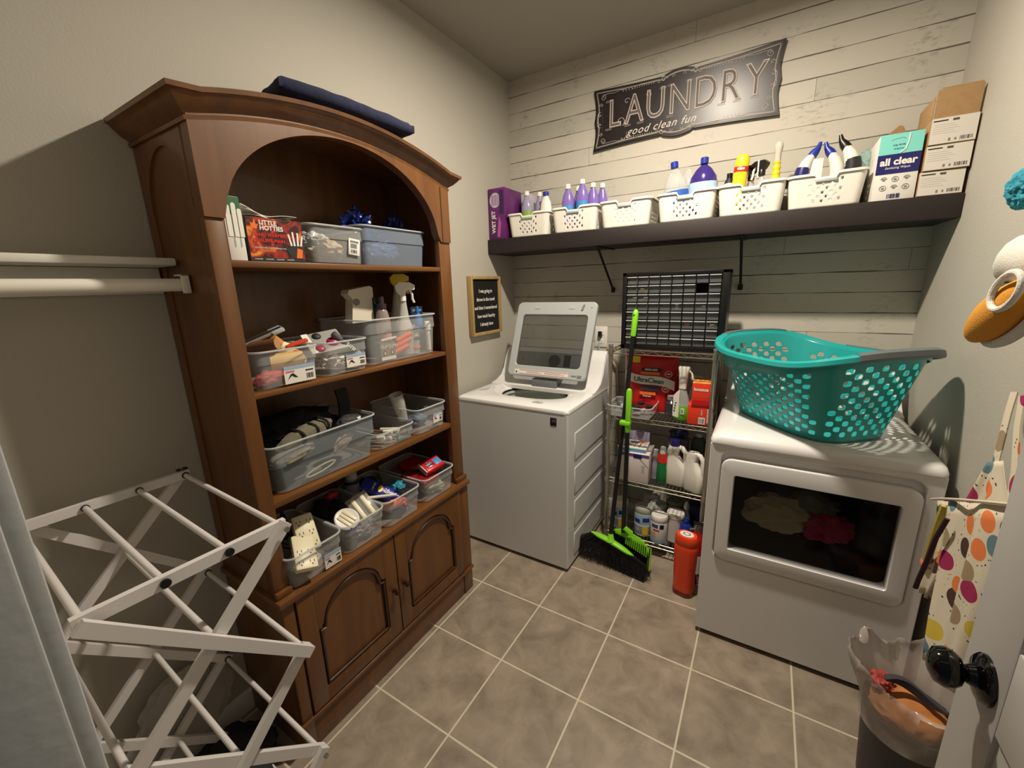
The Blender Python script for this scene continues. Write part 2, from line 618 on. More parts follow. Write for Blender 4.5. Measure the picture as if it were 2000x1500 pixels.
# ------------------------------------------------------------ bookcase
BX = T(-.2, -.85, 0)
bc = thing('bookcase', 'tall medium-brown wooden bookcase with arched top and two cupboard doors, against the left wall', 'bookcase', (-.2, -.85, 0))
YL0, YL1, YR0, YR1 = -1.305, -1.262, -.453, -.385
FX = -.042                                   # front of the upper case
Wd, Wy = M['wood'], M['wood_y']
def crownz(y):
    return 1.908 + .072 * max(0.0, 1 - ((y + .852) / .462) ** 2)
YZ = lambda x: Matrix(((0, 0, 1, x), (1, 0, 0, 0), (0, 1, 0, 0), (0, 0, 0, 1)))   # local x->Y, y->Z, z->X
XZ = lambda y: Matrix(((1, 0, 0, 0), (0, 0, 1, y), (0, 1, 0, 0), (0, 0, 0, 1)))   # local x->X, y->Z, z->Y
for (ya, yb, s) in ((YL0, YL0 + .022, -1), (YR1 - .022, YR1, 1)):
    b = MB()
    b.box(-.366, FX - .001, ya + (.006 if s < 0 else 0), yb - (.006 if s > 0 else 0), .60, 1.93, Wd)
    yo = (ya, ya + .008) if s < 0 else (yb - .008, yb)
    b.box(-.366, -.325, yo[0], yo[1], .60, 1.93, Wd, .002)
    b.box(-.085, FX - .001, yo[0], yo[1], .60, 1.93, Wd, .002)
    b.box(-.325, -.085, yo[0], yo[1], .60, .68, Wd, .002)
    ts = [-.325 + .24 * i / 30 for i in range(31)]
    arc = lambda x: 1.72 + .155 * math.sqrt(max(0, 1 - ((x + .205) / .12) ** 2))
    b.strip(ts, arc, lambda x: 1.93, yo[0], yo[1], Wd, X=XZ(0))
    b.build('side_panel', bc, world=BX)
b = MB()
b.strip([YL1 - .03 + (YR0 + .05 - YL1 + .03) * i / 40 for i in range(41)], lambda y: .1, lambda y: crownz(y) + .034, -.368, -.358, Wd, X=YZ(0))
b.build('back_panel', bc, world=BX)
b = MB()
b.box(FX - .028, FX, YL0 - .0015, YL1, .60, 1.70, Wd, .003)
b.build('stile', bc, world=BX)
b = MB()
b.box(FX - .028, FX, YR0, YR1 + .0015, .60, 1.70, Wd, .003)
b.build('stile', bc, world=BX)
# arched spandrel board, a little proud of the stiles
b = MB()
ts = [YL0 - .002 + (YR1 - YL0 + .004) * i / 60 for i in range(61)]
def archz(y):
    q = (y + .856) / .398
    return 1.692 + .272 * math.sqrt(max(0, 1 - q * q)) if abs(q) < 1 else 1.692
b.strip(ts, archz, lambda y: crownz(y) + .004, FX - .028, FX + .006, Wd, X=YZ(0))
b.build('arch_board', bc, world=BX)
MB().box(FX, FX + .008, YR0 + .018, YR0 + .021, 1.695, 1.905, M['wood_dark']).build('arch_groove', bc, world=BX)
# crown moulding
prof = [(-.012, -.012), (.006, -.012), (.008, -.004), (.004, 0), (.010, .006), (.020, .012), (.034, .026), (.040, .034), (.046, .036), (.048, .046), (.040, .049), (-.03, .049)]
loops = []
st = [(-.366, YL0, V((0, -1, 0)))] + [(FX, YL0, V((1, -1, 0)))]
for i in range(1, 40):
    st.append((FX, YL0 + (YR1 - YL0) * i / 40, V((1, 0, 0))))
st += [(FX, YR1, V((1, 1, 0))), (-.366, YR1, V((0, 1, 0)))]
for x, y, o_ in st:
    zb = crownz(y)
    loops.append([V((x, y, zb)) + o_ * a + V((0, 0, c)) for a, c in prof])
b = MB()
b.loft(loops, Wd, True, True)
ts = [YL0 - .02 + (YR1 - YL0 + .04) * i / 40 for i in range(41)]
b.strip(ts, lambda y: crownz(y) + .030, lambda y: crownz(y) + .046, -.366, FX + .02, Wd, X=YZ(0))
b.build('crown_moulding', bc, world=BX)
for z, th in ((1.592, .018), (1.235, .016), (.905, .022)):
    MB().box(-.358, FX - .003, YL1 - .018, YR0 + .045, z - th, z, Wy, .003).build('shelf', bc, world=BX)
# ledge on top of the cupboard
MB().box(-.366, -.006, YL0 - .012, YR1 + .002, .583, .605, Wy, .005).build('ledge', bc, world=BX)
MB().box(FX, FX + .016, YL0 - .006, YL1 + .003, .605, .628, Wd, .005).build('stile_foot_moulding', bc, world=BX)
MB().box(FX, FX + .016, YR0 - .003, YR1 + .006, .605, .628, Wd, .005).build('stile_foot_moulding', bc, world=BX)
BF = -.022
for ya, yb in ((YL0, YL0 + .022), (YR1 - .022, YR1)):
    MB().box(-.366, BF - .02, ya, yb, 0.0, .583, Wd, .002).build('base_side', bc, world=BX)
b = MB()
b.box(BF - .022, BF, YL0, -1.268, .0, .583, Wd, .003)
b.box(BF - .022, BF, -.450, YR1, .0, .583, Wd, .003)
b.box(BF - .03, BF - .003, -1.268, -.450, 0.0, .128, Wd, .003)
b.box(BF - .03, BF + .010, YL0 - .006, YR1 + .004, .115, .130, Wd, .004)
b.box(-.36, BF - .025, YL0 + .02, YR1 - .02, .118, .128, Wd)
b.build('base_frame', bc, world=BX)
def cupboard_door(ya, yb, ky):
    b = MB()
    z0, z1 = .136, .580
    b.box(BF - .016, BF - .004, ya, yb, z0, z1, Wd)
    f0, f1 = BF - .006, BF + .006
    sw = .058
    b.box(f0, f1, ya, ya + sw, z0, z1, Wd, .0025)
    b.box(f0, f1, yb - sw, yb, z0, z1, Wd, .0025)
    b.box(f0, f1, ya + sw - .003, yb - sw + .003, z0, z0 + .06, Wd, .0025)
    yc, hw = (ya + yb) / 2, (yb - ya) / 2 - sw
    ts = [yc - hw + 2 * hw * i / 30 for i in range(31)]
    sh = .018
    def az(y):
        q = (y - yc) / (hw - sh)
        return z1 - .155 + (.115 * math.sqrt(max(0, 1 - q * q)) if abs(q) < 1 else 0)
    b.strip(ts, az, lambda y: z1 - .001, f0, f1 - .0005, Wd, X=YZ(0))
    # raised moulding round the panel
    pts = [(f1 - .003, ya + sw + .008, z0 + .068), (f1 - .003, ya + sw + .008, z1 - .165)]
    pts += [(f1 - .003, ya + sw + sh + .006, z1 - .165)]
    for i in range(1, 24):
        q = -1 + 2 * i / 24
        y = yc + q * (hw - sh - .006)
        pts.append((f1 - .003, y, z1 - .165 + .112 * math.sqrt(1 - q * q)))
    pts += [(f1 - .003, yb - sw - sh - .006, z1 - .165), (f1 - .003, yb - sw - .008, z1 - .165), (f1 - .003, yb - sw - .008, z0 + .068)]
    b.tube(pts, .0055, M['wood_dark'], seg=8, closed=True)
    d = b.build('door', bc, world=BX)
    X = Matrix(((0, 0, 1, f1), (1, 0, 0, ky), (0, 1, 0, .345), (0, 0, 0, 1)))
    MB().lathe([(.010, 0), (.010, .003), (.005, .007), (.005, .014), (.012, .019), (.013, .024), (.008, .029), (.002, .030)], mat('bronze_knob', srgb(60, 36, 22), rough=.35, metal=.6), X=X, seg=18).build('knob', d, world=BX)
cupboard_door(-1.265, -.868, -.892)
cupboard_door(-.864, -.452, -.838)

# navy pad lying on top
bm = bmesh.new()
bmesh.ops.create_grid(bm, x_segments=30, y_segments=14, size=.5)
g = bmesh.ops.extrude_face_region(bm, geom=bm.faces[:])
for v in [e for e in g['geom'] if isinstance(e, bmesh.types.BMVert)]:
    v.co.z = 1
PL0, PLx, PLy = V((-.085, -1.035, 2.060)), V((.112, .412, -.030)), V((-.20, .05, .010))
for v in bm.verts:
    a, c, h = v.co.x + .5, v.co.y + .5, v.co.z
    e = .45 + .55 * min(1, min(a, 1 - a) * 16, min(c, 1 - c) * 8) ** .5
    n_ = .006 * noise.noise(V((a * 7, c * 4, h)))
    z = .022 + (.028 * e if h > .5 else -.022 * e) + n_ * (1 if h > .5 else .3) + .004 * math.sin(a * 5)
    v.co = PL0 + PLx * (a + .012 * noise.noise(V((c * 5, h, 3)))) + PLy * c + V((0, 0, z))
b = MB().bm(bm, mat('navy_fabric', srgb(24, 30, 58), rough=.95, noise_amt=.25, nscale=60, bump=.5, bscale=300))
solo(b, 'folded_cushion', 'navy blue fabric pad lying flat across the top of the arched bookcase', 'cushion', smooth=70)

# ------------------------------------------------------------ generic containers and bottles
def barcode(b, X, x, y, w_, h_, n=9, m=None):
    random.seed(int(1000 * (x + y)) + 7)
    for i in range(n):
        xx = x + w_ * i / n
        b.box(xx, xx + w_ / n * random.choice((.35, .55, .7)), y, y + h_, 0, .0004, m or M['ink'], X=X)

def make_bin(name, label, wid, dep, h, loc, rz=0, material=None, sticker=None, step=.62, group=None, wide=.92):
    """open-top plastic bin; local +x is the end facing the room, wid along y"""
    m = material or M['bin']
    t = thing(name, label, 'bin', loc, rz, group)
    b = MB()
    k = wide
    L = []
    for z, s, r in ((0, k - .06, .02), (.004, k, .026), (h * step, k + (1 - k) * .45, .026), (h * step + .003, k + (1 - k) * .75, .026), (h - .008, .97, .026)):
        L.append(rrect(dep * s, wid * s, r, z))
    for z, dx, r in ((h - .006, 0, .03), (h, 0, .03), (h, -.006, .027), (h - .005, -.008, .026)):
        L.append(rrect(dep + dx, wid + dx, r, z))
    b.loft(L, m, True, False)
    b.build('bin_shell', t, solid=.0012)
    MB().tube([p for p in rrect(dep + .002, wid + .002, .03, h - .002, n=5)], .0028, M['bin_edge'], seg=6, closed=True).build('bin_rim', t)
    if sticker:
        y0, z0, sw, sh = sticker
        xf = dep / 2 * (k + (1 - k) * .45) + .0012
        X = frame((xf, y0, z0), (0, 1, 0), ((.02), 0, 1))
        b = MB()
        b.box(-sw / 2, sw / 2, -sh / 2, sh / 2, 0, .0008, M['paper'], X=X)
        X2 = X @ T(0, 0, .0009)
        b.prism([(-.42 * sw, -.28 * sh), (-.30 * sw, .05 * sh), (-.22 * sw, .08 * sh), (-.08 * sw, -.2 * sh), (-.18 * sw, -.18 * sh), (-.27 * sw, -.05 * sh)], 0, .0004, M['ink'], X=X2)
        b.box(-sw / 2, sw / 2, .30 * sh, .5 * sh, 0, .0003, mat('sticker_blue', srgb(150, 176, 206), rough=.6), X=X2)
        b.box(.18 * sw, .44 * sw, .08 * sh, .16 * sh, 0, .0004, M['ink'], X=X2)
        barcode(b, X2, .20 * sw, -.36 * sh, .24 * sw, .3 * sh)
        b.box(-.45 * sw, -.18 * sw, .14 * sh, .24 * sh, 0, .0004, mat('sticker_red', srgb(200, 110, 110), rough=.6), X=X2)
        b.build('price_sticker', t)
    return t

def bottle(name, label, cat, loc, body, m, cap, capm, lab=None, labm=None, sy=1.0, rz=0, rx=0, ry=0, group=None, extra=None, seg=24):
    """lathe bottle: body profile, cap profile, label band (r,z0,z1)"""
    t = thing(name, label, cat, loc, rz, group, rx, ry)
    MB().lathe(body, m, seg=seg, sy=sy).build('bottle_body', t)
    if cap:
        MB().lathe(cap, capm, seg=20).build('cap', t)
    if lab:
        r, z0, z1 = lab
        b = MB().lathe([(r - .002, z0), (r, z0 + .0005), (r, z1 - .0005), (r - .002, z1)], labm, seg=seg, sy=sy, cap0=False, cap1=False)
        if extra:
            extra(b)
        b.build('label_wrap', t)
    return t

def trigger_bottle(name, label, loc, bodym, headm, body, neck_z, rz=0, sy=.65, lab=None, labm=None, group=None, rx=0, ry=0, trigm=None, head_h=.07):
    t = thing(name, label, 'spray bottle', loc, rz, group, rx, ry)
    MB().lathe(body, bodym, seg=24, sy=sy).build('bottle_body', t)
    b = MB()
    z = neck_z
    b.lathe([(.014, z - .004), (.015, z + .014), (.012, z + .022)], headm, seg=18)
    b.prism([(-.024, z + .034), (-.012, z + .02), (.012, z + .02), (.016, z + .036), (.05, z + .040), (.052, z + head_h - .012), (.03, z + head_h), (-.012, z + head_h), (-.028, z + head_h - .014)], -.011, .011, headm, X=Matrix(((1, 0, 0, 0), (0, 0, 1, 0), (0, 1, 0, 0), (0, 0, 0, 1))))
    hd = b.build('spray_head', t)
    b = MB()
    b.tube([(.03, 0, z + .042), (.040, 0, z + .022), (.040, 0, z + .004), (.046, 0, z - .012)], .005, trigm or headm, seg=8)
    b.build('trigger', hd)
    if lab:
        r, z0, z1 = lab
        MB().lathe([(r - .002, z0), (r, z0 + .0005), (r, z1 - .0005), (r - .002, z1)], labm, seg=24, sy=sy, cap0=False, cap1=False).build('label_wrap', t)
    return t

def carton(name, label, cat, loc, sx, sy, sz, m, rz=0, rx=0, ry=0, bev=.0015, deco=None, group=None):
    t = MB().box(-sx / 2, sx / 2, -sy / 2, sy / 2, 0, sz, m, bev)
    if deco:
        deco(t)
    return solo(t, name, label, cat, loc, rz, rx, ry, group)
# faces of a carton for decoration: +x face, -y face, top face
def face_px(sx, sy, sz, e=.0006):
    return frame((sx / 2 + e, 0, sz / 2), (0, 1, 0), (0, 0, 1))
def face_my(sx, sy, sz, e=.0006):
    return frame((0, -sy / 2 - e, sz / 2), (1, 0, 0), (0, 0, 1))
def face_top(sx, sy, sz, e=.0006, flip=1):
    return frame((0, 0, sz + e), (0, 1, 0), (-1, 0, 0))

# ---- bookcase, top shelf (z 1.592)
Z1 = 1.593
def deco(b):
    X = face_px(.20, .042, .158)
    gm = mat('glove_green', srgb(24, 96, 52), rough=.5)
    b.box(-.021, .021, .035, .078, 0, .0005, gm, X=X)
    for k, h in ((-.011, .052), (.004, .058), (.017, .045)):
        b.prism([(k - .0055, -.02)] + [(k + .0055 * math.cos(math.radians(a)), h + .0055 * math.sin(math.radians(a))) for a in range(0, 181, 30)][::-1] + [(k + .0055, -.02)], .0004, .0009, M['paper'], X=X)
    b.box(-.0045, -.0035, -.045, .045, .0008, .0012, gm, X=X)
    b.box(.0105, .0115, -.045, .04, .0008, .0012, gm, X=X)
carton('glove_box', 'white and green glove box at the left end of the top bookcase shelf', 'box', (-.155, -1.234, Z1), .20, .042, .158, M['paper'], deco=deco)
def flame_mat():
    m = bpy.data.materials.new('flame_print')
    m.use_nodes = True
    nt = m.node_tree
    b = nt.nodes['Principled BSDF']
    tc = nt.nodes.new('ShaderNodeTexCoord')
    n = nt.nodes.new('ShaderNodeTexNoise')
    n.inputs['Scale'].default_value = 22
    n.inputs['Distortion'].default_value = 1.5
    nt.links.new(tc.outputs['Object'], n.inputs['Vector'])
    r = nt.nodes.new('ShaderNodeValToRGB')
    e = r.color_ramp.elements
    e[0].position = .42
    e[0].color = srgb(46, 12, 10)
    e[1].position = .8
    e[1].color = srgb(250, 170, 50)
    x = e.new(.58)
    x.color = srgb(170, 40, 22)
    nt.links.new(n.outputs['Fac'], r.inputs[0])
    nt.links.new(r.outputs[0], b.inputs['Base Color'])
    b.inputs['Roughness'].default_value = .4
    return m
fm = flame_mat()
def deco(b):
    X = face_px(.11, .160, .115)
    dk = mat('maroon_print', srgb(60, 16, 18), rough=.5)
    b.box(-.078, .078, -.05, .057, 0, .0004, fm, X=X)
    b.box(-.079, .079, -.0565, -.048, .0003, .0006, M['ink'], X=X)
    b.text('LITTLE', .0165, M['paper'], X @ T(-.044, .044, .0008), bold=.0005, align='LEFT')
    b.text('HOTTIES', .0165, M['paper'], X @ T(-.044, .030, .0008), bold=.0005, align='LEFT')
    b.prism([(-.066, .028), (-.052, .026), (-.046, .040), (-.052, .038), (-.055, .052), (-.061, .04), (-.067, .044)], .0006, .001, M['orange'], X=X)
    b.text('HAND WARMERS', .0125, M['red'], X @ T(-.066, .012, .0009), bold=.0005, align='LEFT')
    b.text('CHAUFFE-MAIN', .0125, M['red'], X @ T(-.066, -.003, .0009), bold=.0005, align='LEFT')
    b.text('ADVENTURE COMFORT', .006, M['paper'], X @ T(-.064, -.022, .0008), align='LEFT')
    b.text('HAND WARMER', .006, M['paper'], X @ T(-.006, -.022, .0008), align='LEFT')
    for k in range(4):
        b.text('CHAUFFE', .005, M['paper'], X @ T(-.058 + .03 * k, -.052, .0008))
    # printed black glove
    g = X @ T(.055, -.022, .0009)
    b.prism([(-.018, -.024), (.016, -.026), (.022, 0), (.018, .014), (-.016, .014), (-.024, .004), (-.032, .006), (-.030, -.004)], 0, .0004, M['ink'], X=g)
    for k, (fx, a, l) in enumerate(((-.014, 12, .032), (-.005, 4, .038), (.005, -4, .037), (.014, -14, .03))):
        b.prism([(-.003, 0), (.003, 0), (.0025, l), (-.0025, l)], .0003, .0006, M['paper'], X=g @ T(fx, .01, 0) @ rot(z=a))
    b.prism([(-.004, -.024), (.014, -.024), (.018, 0), (.002, .004)], .0004, .0008, M['orange'], X=g)
carton('hand_warmer_box', 'dark red box with flames and a printed glove, on the top bookcase shelf', 'box', (-.112, -1.126, Z1), .11, .160, .115, M['ink'], deco=deco)
b = MB()
random.seed(4)
for k in range(3):
    a = k * 5 - 12
    pts = []
    for i in range(13):
        t_ = i / 12
        pts.append(V((-.13 + .008 * k + .012 * math.sin(5 * t_ + k), -1.20 + .155 * t_, .003 + .0028 * k + .045 * max(0, (.55 - t_)) * (k / 5) ** .5 + .004 * math.sin(7 * t_ + k))))
    L = [[p + V((-.035, 0, 0)), p + V((.03, 0, .002)), p + V((.03, 0, .0035)), p + V((-.035, 0, .0015))] for p in pts]
    b.loft(L, M['paper'] if k % 3 else M['cream'])
solo(b, 'crumpled_papers', 'loose crumpled white papers lying on top of the dark red flame box', 'papers', (0, 0, Z1 + .116))
make_bin('plastic_bin', 'clear bin holding a tan bag, middle of the top bookcase shelf', .212, .27, .118, (-.195, -.918, Z1))
b = MB().lump((0, 0, 0), (.10, .075, .045), mat('tan_bag', srgb(172, 156, 128), rough=.5, noise_amt=.25, nscale=25), seed=3, amp=.35, freq=2.6)
b.lump((.035, -.03, .025), (.05, .045, .03), mat('grey_film_bag', srgb(176, 180, 176), rough=.3), seed=5, amp=.35, freq=3)
solo(b, 'bagged_bundle', 'tan and grey plastic-wrapped bundle inside the clear bin on the top bookcase shelf', 'bag', (-.195, -.918, Z1 + .050))
b = MB().box(-.022, .022, -.026, .026, 0, .001, M['paper'], .0004)
b.box(-.014, .010, -.004, .010, .001, .0014, M['grey_ink'])
barcode(b, T(0, 0, .001), -.012, -.020, .024, .011)
b.box(-.016, .016, .013, .020, .001, .0014, M['grey_ink'])
tg = solo(b, 'paper_tag', 'white barcode tag in the clear bin on the top bookcase shelf', 'tag', rz=0)
tg.matrix_world = frame((-.062, -.862, Z1 + .056), (0, 1, -.12), (.05, .1, 1))
make_bin('plastic_bin', 'smoky grey-blue bin with blue bags, right end of the top shelf', .335, .25, .140, (-.222, -.632, Z1), material=M['bin_grey'], step=.6)
bm_ = mat('blue_film', srgb(22, 40, 110), rough=.2)
b = MB().lump((0, -.07, .03), (.05, .055, .050), bm_, seed=11, amp=.75, freq=2.8)
b.lump((.0, .0, -.02), (.055, .07, .035), bm_, seed=12, amp=.5, freq=2.8)
solo(b, 'plastic_bag', 'dark blue glossy bag bulging over the left of the smoky grey-blue bin', 'bag', (-.225, -.640, Z1 + .128))
b = MB().lump((0, 0, .0), (.04, .042, .055), bm_, seed=15, amp=.8, freq=3)
solo(b, 'plastic_bag', 'crinkled blue bag over the right end of the smoky grey-blue bin', 'bag', (-.215, -.530, Z1 + .150))
b = MB().lump((0, 0, 0), (.03, .085, .036), mat('pale_blue_bag', srgb(110, 140, 200), rough=.4), seed=19, amp=.3)
solo(b, 'pale_blue_bag', 'pale blue bag showing through the front of the smoky grey-blue bin', 'bag', (-.150, -.665, Z1 + .055))

# ---- bookcase, second shelf (z 1.235)
Z2 = 1.236
make_bin('plastic_bin', 'clear bin of mixed tools at the left end of the second bookcase shelf', .20, .30, .112, (-.196, -1.148, Z2), sticker=(.028, .032, .098, .052))
make_bin('plastic_bin', 'clear bin with a flower-printed case, second from the left on the second bookcase shelf', .176, .30, .112, (-.188, -.950, Z2), sticker=(.030, .040, .078, .042))
make_bin('plastic_bin', 'deep clear bin packed with spray bottles, right end of the second bookcase shelf', .385, .28, .168, (-.205, -.662, Z2), step=.66)
def cylt(name, label, cat, p0, p1, r, m, endm=None, **k):
    p0, p1 = V(p0), V(p1)
    c = (p0 + p1) / 2
    b = MB().cyl(p0 - c, p1 - c, r, m, seg=20)
    if endm:
        d = (p1 - p0).normalized()
        b.cyl(p1 - c, p1 - c + d * .002, r * .97, endm, seg=20)
    return solo(b, name, label, cat, c, **k)
cylt('wooden_roller', 'brown wooden cylinder poking out of the left tool bin', 'roller', (-.20, -1.222, Z2 + .108), (-.095, -1.152, Z2 + .124), .017, mat('brown_wood', srgb(110, 76, 50), rough=.6), mat('pale_wood', srgb(170, 128, 90), rough=.6))
cylt('sponge_roll', 'yellow sponge roll inside the left tool bin', 'sponge', (-.12, -1.165, Z2 + .064), (-.078, -1.088, Z2 + .066), .029, mat('yellow_sponge', srgb(216, 178, 92), rough=.8), mat('tan_sponge', srgb(190, 146, 80), rough=.9))
b = MB().box(-.10, .10, -.014, .014, -.004, .004, mat('taupe_metal', srgb(130, 118, 102), rough=.4), .002)
b.box(-.095, .095, -.006, .006, .0035, .006, M['ink'])
b.box(.06, .098, -.02, .02, -.005, .005, M['lgrey'], .002)
o = solo(b, 'caulking_frame', 'long taupe metal frame leaning out of the left tool bin', 'tool')
o.matrix_world = frame((-.165, -1.19, Z2 + .132), (.15, .85, .30), (-.9, .1, .2))
bottle('lotion_bottle', 'cream bottle with an orange cap leaning in the left tool bin', 'bottle', (-.115, -1.07, Z2 + .050), [(.020, 0), (.024, .01), (.024, .07), (.018, .085), (.012, .09)], M['cream'], [(.016, .088), (.018, .09), (.017, .115), (.012, .118)], mat('ochre_cap', srgb(190, 134, 50), rough=.4), (.0248, .02, .062), mat('cream_label', srgb(220, 200, 150), rough=.5), rx=42, ry=-8, extra=lambda b: b.lathe([(.0255, .030), (.0258, .032), (.0258, .050), (.0255, .052)], M['red'], seg=24, cap0=False, cap1=False) if False else b.prism([(.013 * math.cos(a * PI / 8), .013 * math.sin(a * PI / 8)) for a in range(16)], .0, .001, M['red'], X=frame((.0252, 0, .042), (0, 1, 0), (0, 0, 1))))
solo(MB().lump((0, 0, 0), (.02, .05, .022), mat('coral_cloth', srgb(206, 84, 84), rough=.7), seed=31, amp=.3), 'coral_cloth', 'coral red piece of cloth in the bottom of the left tool bin', 'cloth', (-.085, -1.19, Z2 + .028))
b = MB().box(-.035, .035, -.008, .008, -.004, .004, mat('clip_red', srgb(214, 60, 34), rough=.4), .002)
b.box(-.03, .04, .004, .016, -.003, .003, M['frame_wood'], .001)
o = solo(b, 'red_clip', 'red clip lying on the rim between the two left bins of the second shelf', 'clip')
o.matrix_world = frame((-.10, -1.088, Z2 + .116), (.05, 1, .18), (-1, .05, .1))
# flower-printed case and its neighbours
b = MB().box(-.05, .05, -.062, .062, -.012, .012, mat('warm_grey_case', srgb(150, 146, 142), rough=.5), .006)
fl = mat('magenta_flower', srgb(160, 34, 84), rough=.4)
for x, y, r in ((.012, .022, .021), (-.028, -.016, .015), (.03, -.028, .016)):
    b.sph((x, y, .012), r, fl if x > 0 else M['ink'], sz=.5)
b.box(-.048, .048, -.06, -.04, .0115, .0135, M['paper'])
o = solo(b, 'printed_case', 'grey case with magenta rose shapes in a bin on the second shelf', 'case')
o.matrix_world = frame((-.125, -.975, Z2 + .100), (.75, -.1, -.55), (.25, .9, .1))
t = bottle('spray_can', 'black pump bottle marked ELITE with a smoky cap, leaning over the second bin', 'bottle', (-.075, -.872, Z2 + .028), [(.017, 0), (.019, .004), (.019, .085), (.014, .098), (.009, .105)], M['black'], [(.011, .103), (.013, .105), (.012, .135), (.008, .138)], mat('smoky_cap', srgb(90, 88, 92), rough=.2), (.0196, .012, .045), M['lgrey'], rx=38, ry=-14,
           extra=lambda b: b.text('ELITE', .016, M['paper'], frame((.0196, 0, .068), (0, 0, 1), (0, -1, 0)), bold=.0004))
solo(MB().lump((0, 0, 0), (.055, .045, .034), mat('white_crumple', srgb(214, 208, 200), rough=.6), seed=41, amp=.45, freq=3), 'crumpled_paper', 'crumpled white paper in the second bin of the second shelf', 'paper', (-.13, -.965, Z2 + .043))
# tall things in the deep bin
b = MB()
prof2 = [(-.060, 0), (.050, 0), (.050, .085), (.058, .092), (.058, .125), (.045, .132), (-.060, .118), (-.066, .105), (-.052, .092), (-.046, .085)]
b.prism(prof2, -.018, .018, mat('offwhite_foam', srgb(206, 200, 184), rough=.6), X=Matrix(((0, 0, 1, 0), (1, 0, 0, 0), (0, 1, 0, 0), (0, 0, 0, 1))))
b.prism([(-.030 + .017 * math.cos(a * PI / 8), .075 + .013 * math.sin(a * PI / 8)) for a in range(16)], .0180, .0186, M['grey_ink'], X=Matrix(((0, 0, 1, 0), (1, 0, 0, 0), (0, 1, 0, 0), (0, 0, 0, 1))))
solo(b, 'foam_block', 'off-white notched block standing at the left of the deep spray-bottle bin', 'block', (-.165, -.785, Z2 + .155), rz=6)
bottle('pump_bottle', 'clear bottle with a dark spray collar in the deep bin', 'bottle', (-.125, -.715, Z2 + .006), [(.026, 0), (.028, .006), (.028, .15), (.020, .185), (.012, .195)], clear('clear_tinted', 190, 170, 165, .45), [(.015, .193), (.018, .195), (.018, .212), (.011, .214), (.011, .24), (.008, .242)], mat('plum_collar', srgb(52, 40, 50), rough=.3), (.0285, .03, .10), mat('peach_label', srgb(196, 140, 120), rough=.5))
trigger_bottle('trigger_bottle', 'white trigger sprayer in the deep bin, left of the yellow sprayer', (-.13, -.598, Z2 + .006), clear('frosted_white', 214, 212, 205, .6), M['white'], [(.030, 0), (.032, .005), (.032, .11), (.020, .15), (.016, .19), (.013, .225)], .222, rz=55)
trigger_bottle('trigger_bottle', 'yellow-headed trigger sprayer at the back of the deep bin on the second shelf', (-.205, -.552, Z2 + .006), mat('offwhite_bottle', srgb(196, 192, 176), rough=.4), M['yellow'], [(.038, 0), (.040, .005), (.040, .14), (.028, .19), (.020, .24), (.013, .262)], .258, rz=60)
bottle('glue_bottle', 'small blue bottle in front of the sprayers in the deep bin', 'bottle', (-.115, -.535, Z2 + .09), [(.016, 0), (.018, .004), (.018, .06), (.012, .075), (.008, .085)], mat('bright_blue', srgb(30, 100, 170), rough=.35), [(.009, .084), (.010, .086), (.005, .11)], mat('bright_blue_cap', srgb(30, 100, 170), rough=.35))
bottle('green_bottle', 'dark green bottle behind the white sprayer in the deep bin', 'bottle', (-.225, -.668, Z2 + .006), [(.030, 0), (.032, .005), (.032, .17), (.02, .2), (.012, .21)], mat('dark_green_plastic', srgb(16, 60, 44), rough=.3), [(.013, .208), (.015, .21), (.014, .235)], M['black'])
def deco(b):
    X = face_px(.03, .066, .045)
    b.text('STRONG', .012, M['lgrey'], X @ T(0, .006, .0003), bold=.0003)
    b.text('HOLD', .010, M['lgrey'], X @ T(0, -.010, .0003))
carton('small_box', 'small dark navy box with pale lettering, right end of the deep spray-bottle bin', 'box', (-.165, -.500, Z2 + .152), .03, .066, .045, mat('navy_card', srgb(30, 40, 62), rough=.5), rz=-6, deco=deco)
def deco(b):
    X = face_px(.03, .075, .070)
    b.box(-.036, .036, -.034, -.022, 0, .0004, M['paper'], X=X)
    for k in (-.018, .018):
        b.text('GUM', .018, M['cream'], X @ T(k, .016, .0008), bold=.0003)
        b.prism([(k + .008 * math.cos(a * PI / 8), -.008 + .010 * math.sin(a * PI / 8)) for a in range(16)], 0, .0008, M['ink'], X=X)
        b.prism([(k + .004 * math.cos(a * PI / 6), -.008 + .006 * math.sin(a * PI / 6)) for a in range(12)], .0006, .0012, M['yellow'], X=X)
carton('gum_pack', 'brown card pack with two pale word marks low in the deep clear bin', 'pack', (-.105, -.733, Z2 + .007), .03, .075, .070, mat('taupe_card', srgb(120, 110, 96), rough=.5), deco=deco)
cylt('white_rod', 'thin white rod lying on the card pack in the deep clear bin', 'rod', (-.09, -.765, Z2 + .084), (-.085, -.695, Z2 + .090), .0045, M['white'])
om = mat('orange_tube', srgb(232, 112, 70), rough=.4)
og = 'orange tubes in the deep bin'
for k, (y, z, d) in enumerate(((-.672, .022, 0), (-.66, .046, .01), (-.65, .070, .016))):
    cylt('orange_tube', ('lowest', 'middle', 'topmost')[k] + ' of three orange tubes slanting in the deep clear bin', 'tube', (-.12 + .0 * k, y - .01, Z2 + z), (-.09, y + .045, Z2 + z + .026), .0105, om, group=og)
bottle('clear_cup', 'clear plastic cup with an orange dab in the deep clear bin', 'cup', (-.118, -.565, Z2 + .008), [(.02, 0), (.024, .05)], clear('clear_cup_plastic', 220, 218, 214, .45), None, None, (.0245, .02, .03), om)
solo(MB().lump((0, 0, 0), (.03, .045, .030), M['film'], seed=52, amp=.6, freq=3), 'clear_wrapper', 'clear crinkled wrapper above the orange tubes in the deep bin', 'wrapper', (-.125, -.575, Z2 + .095))
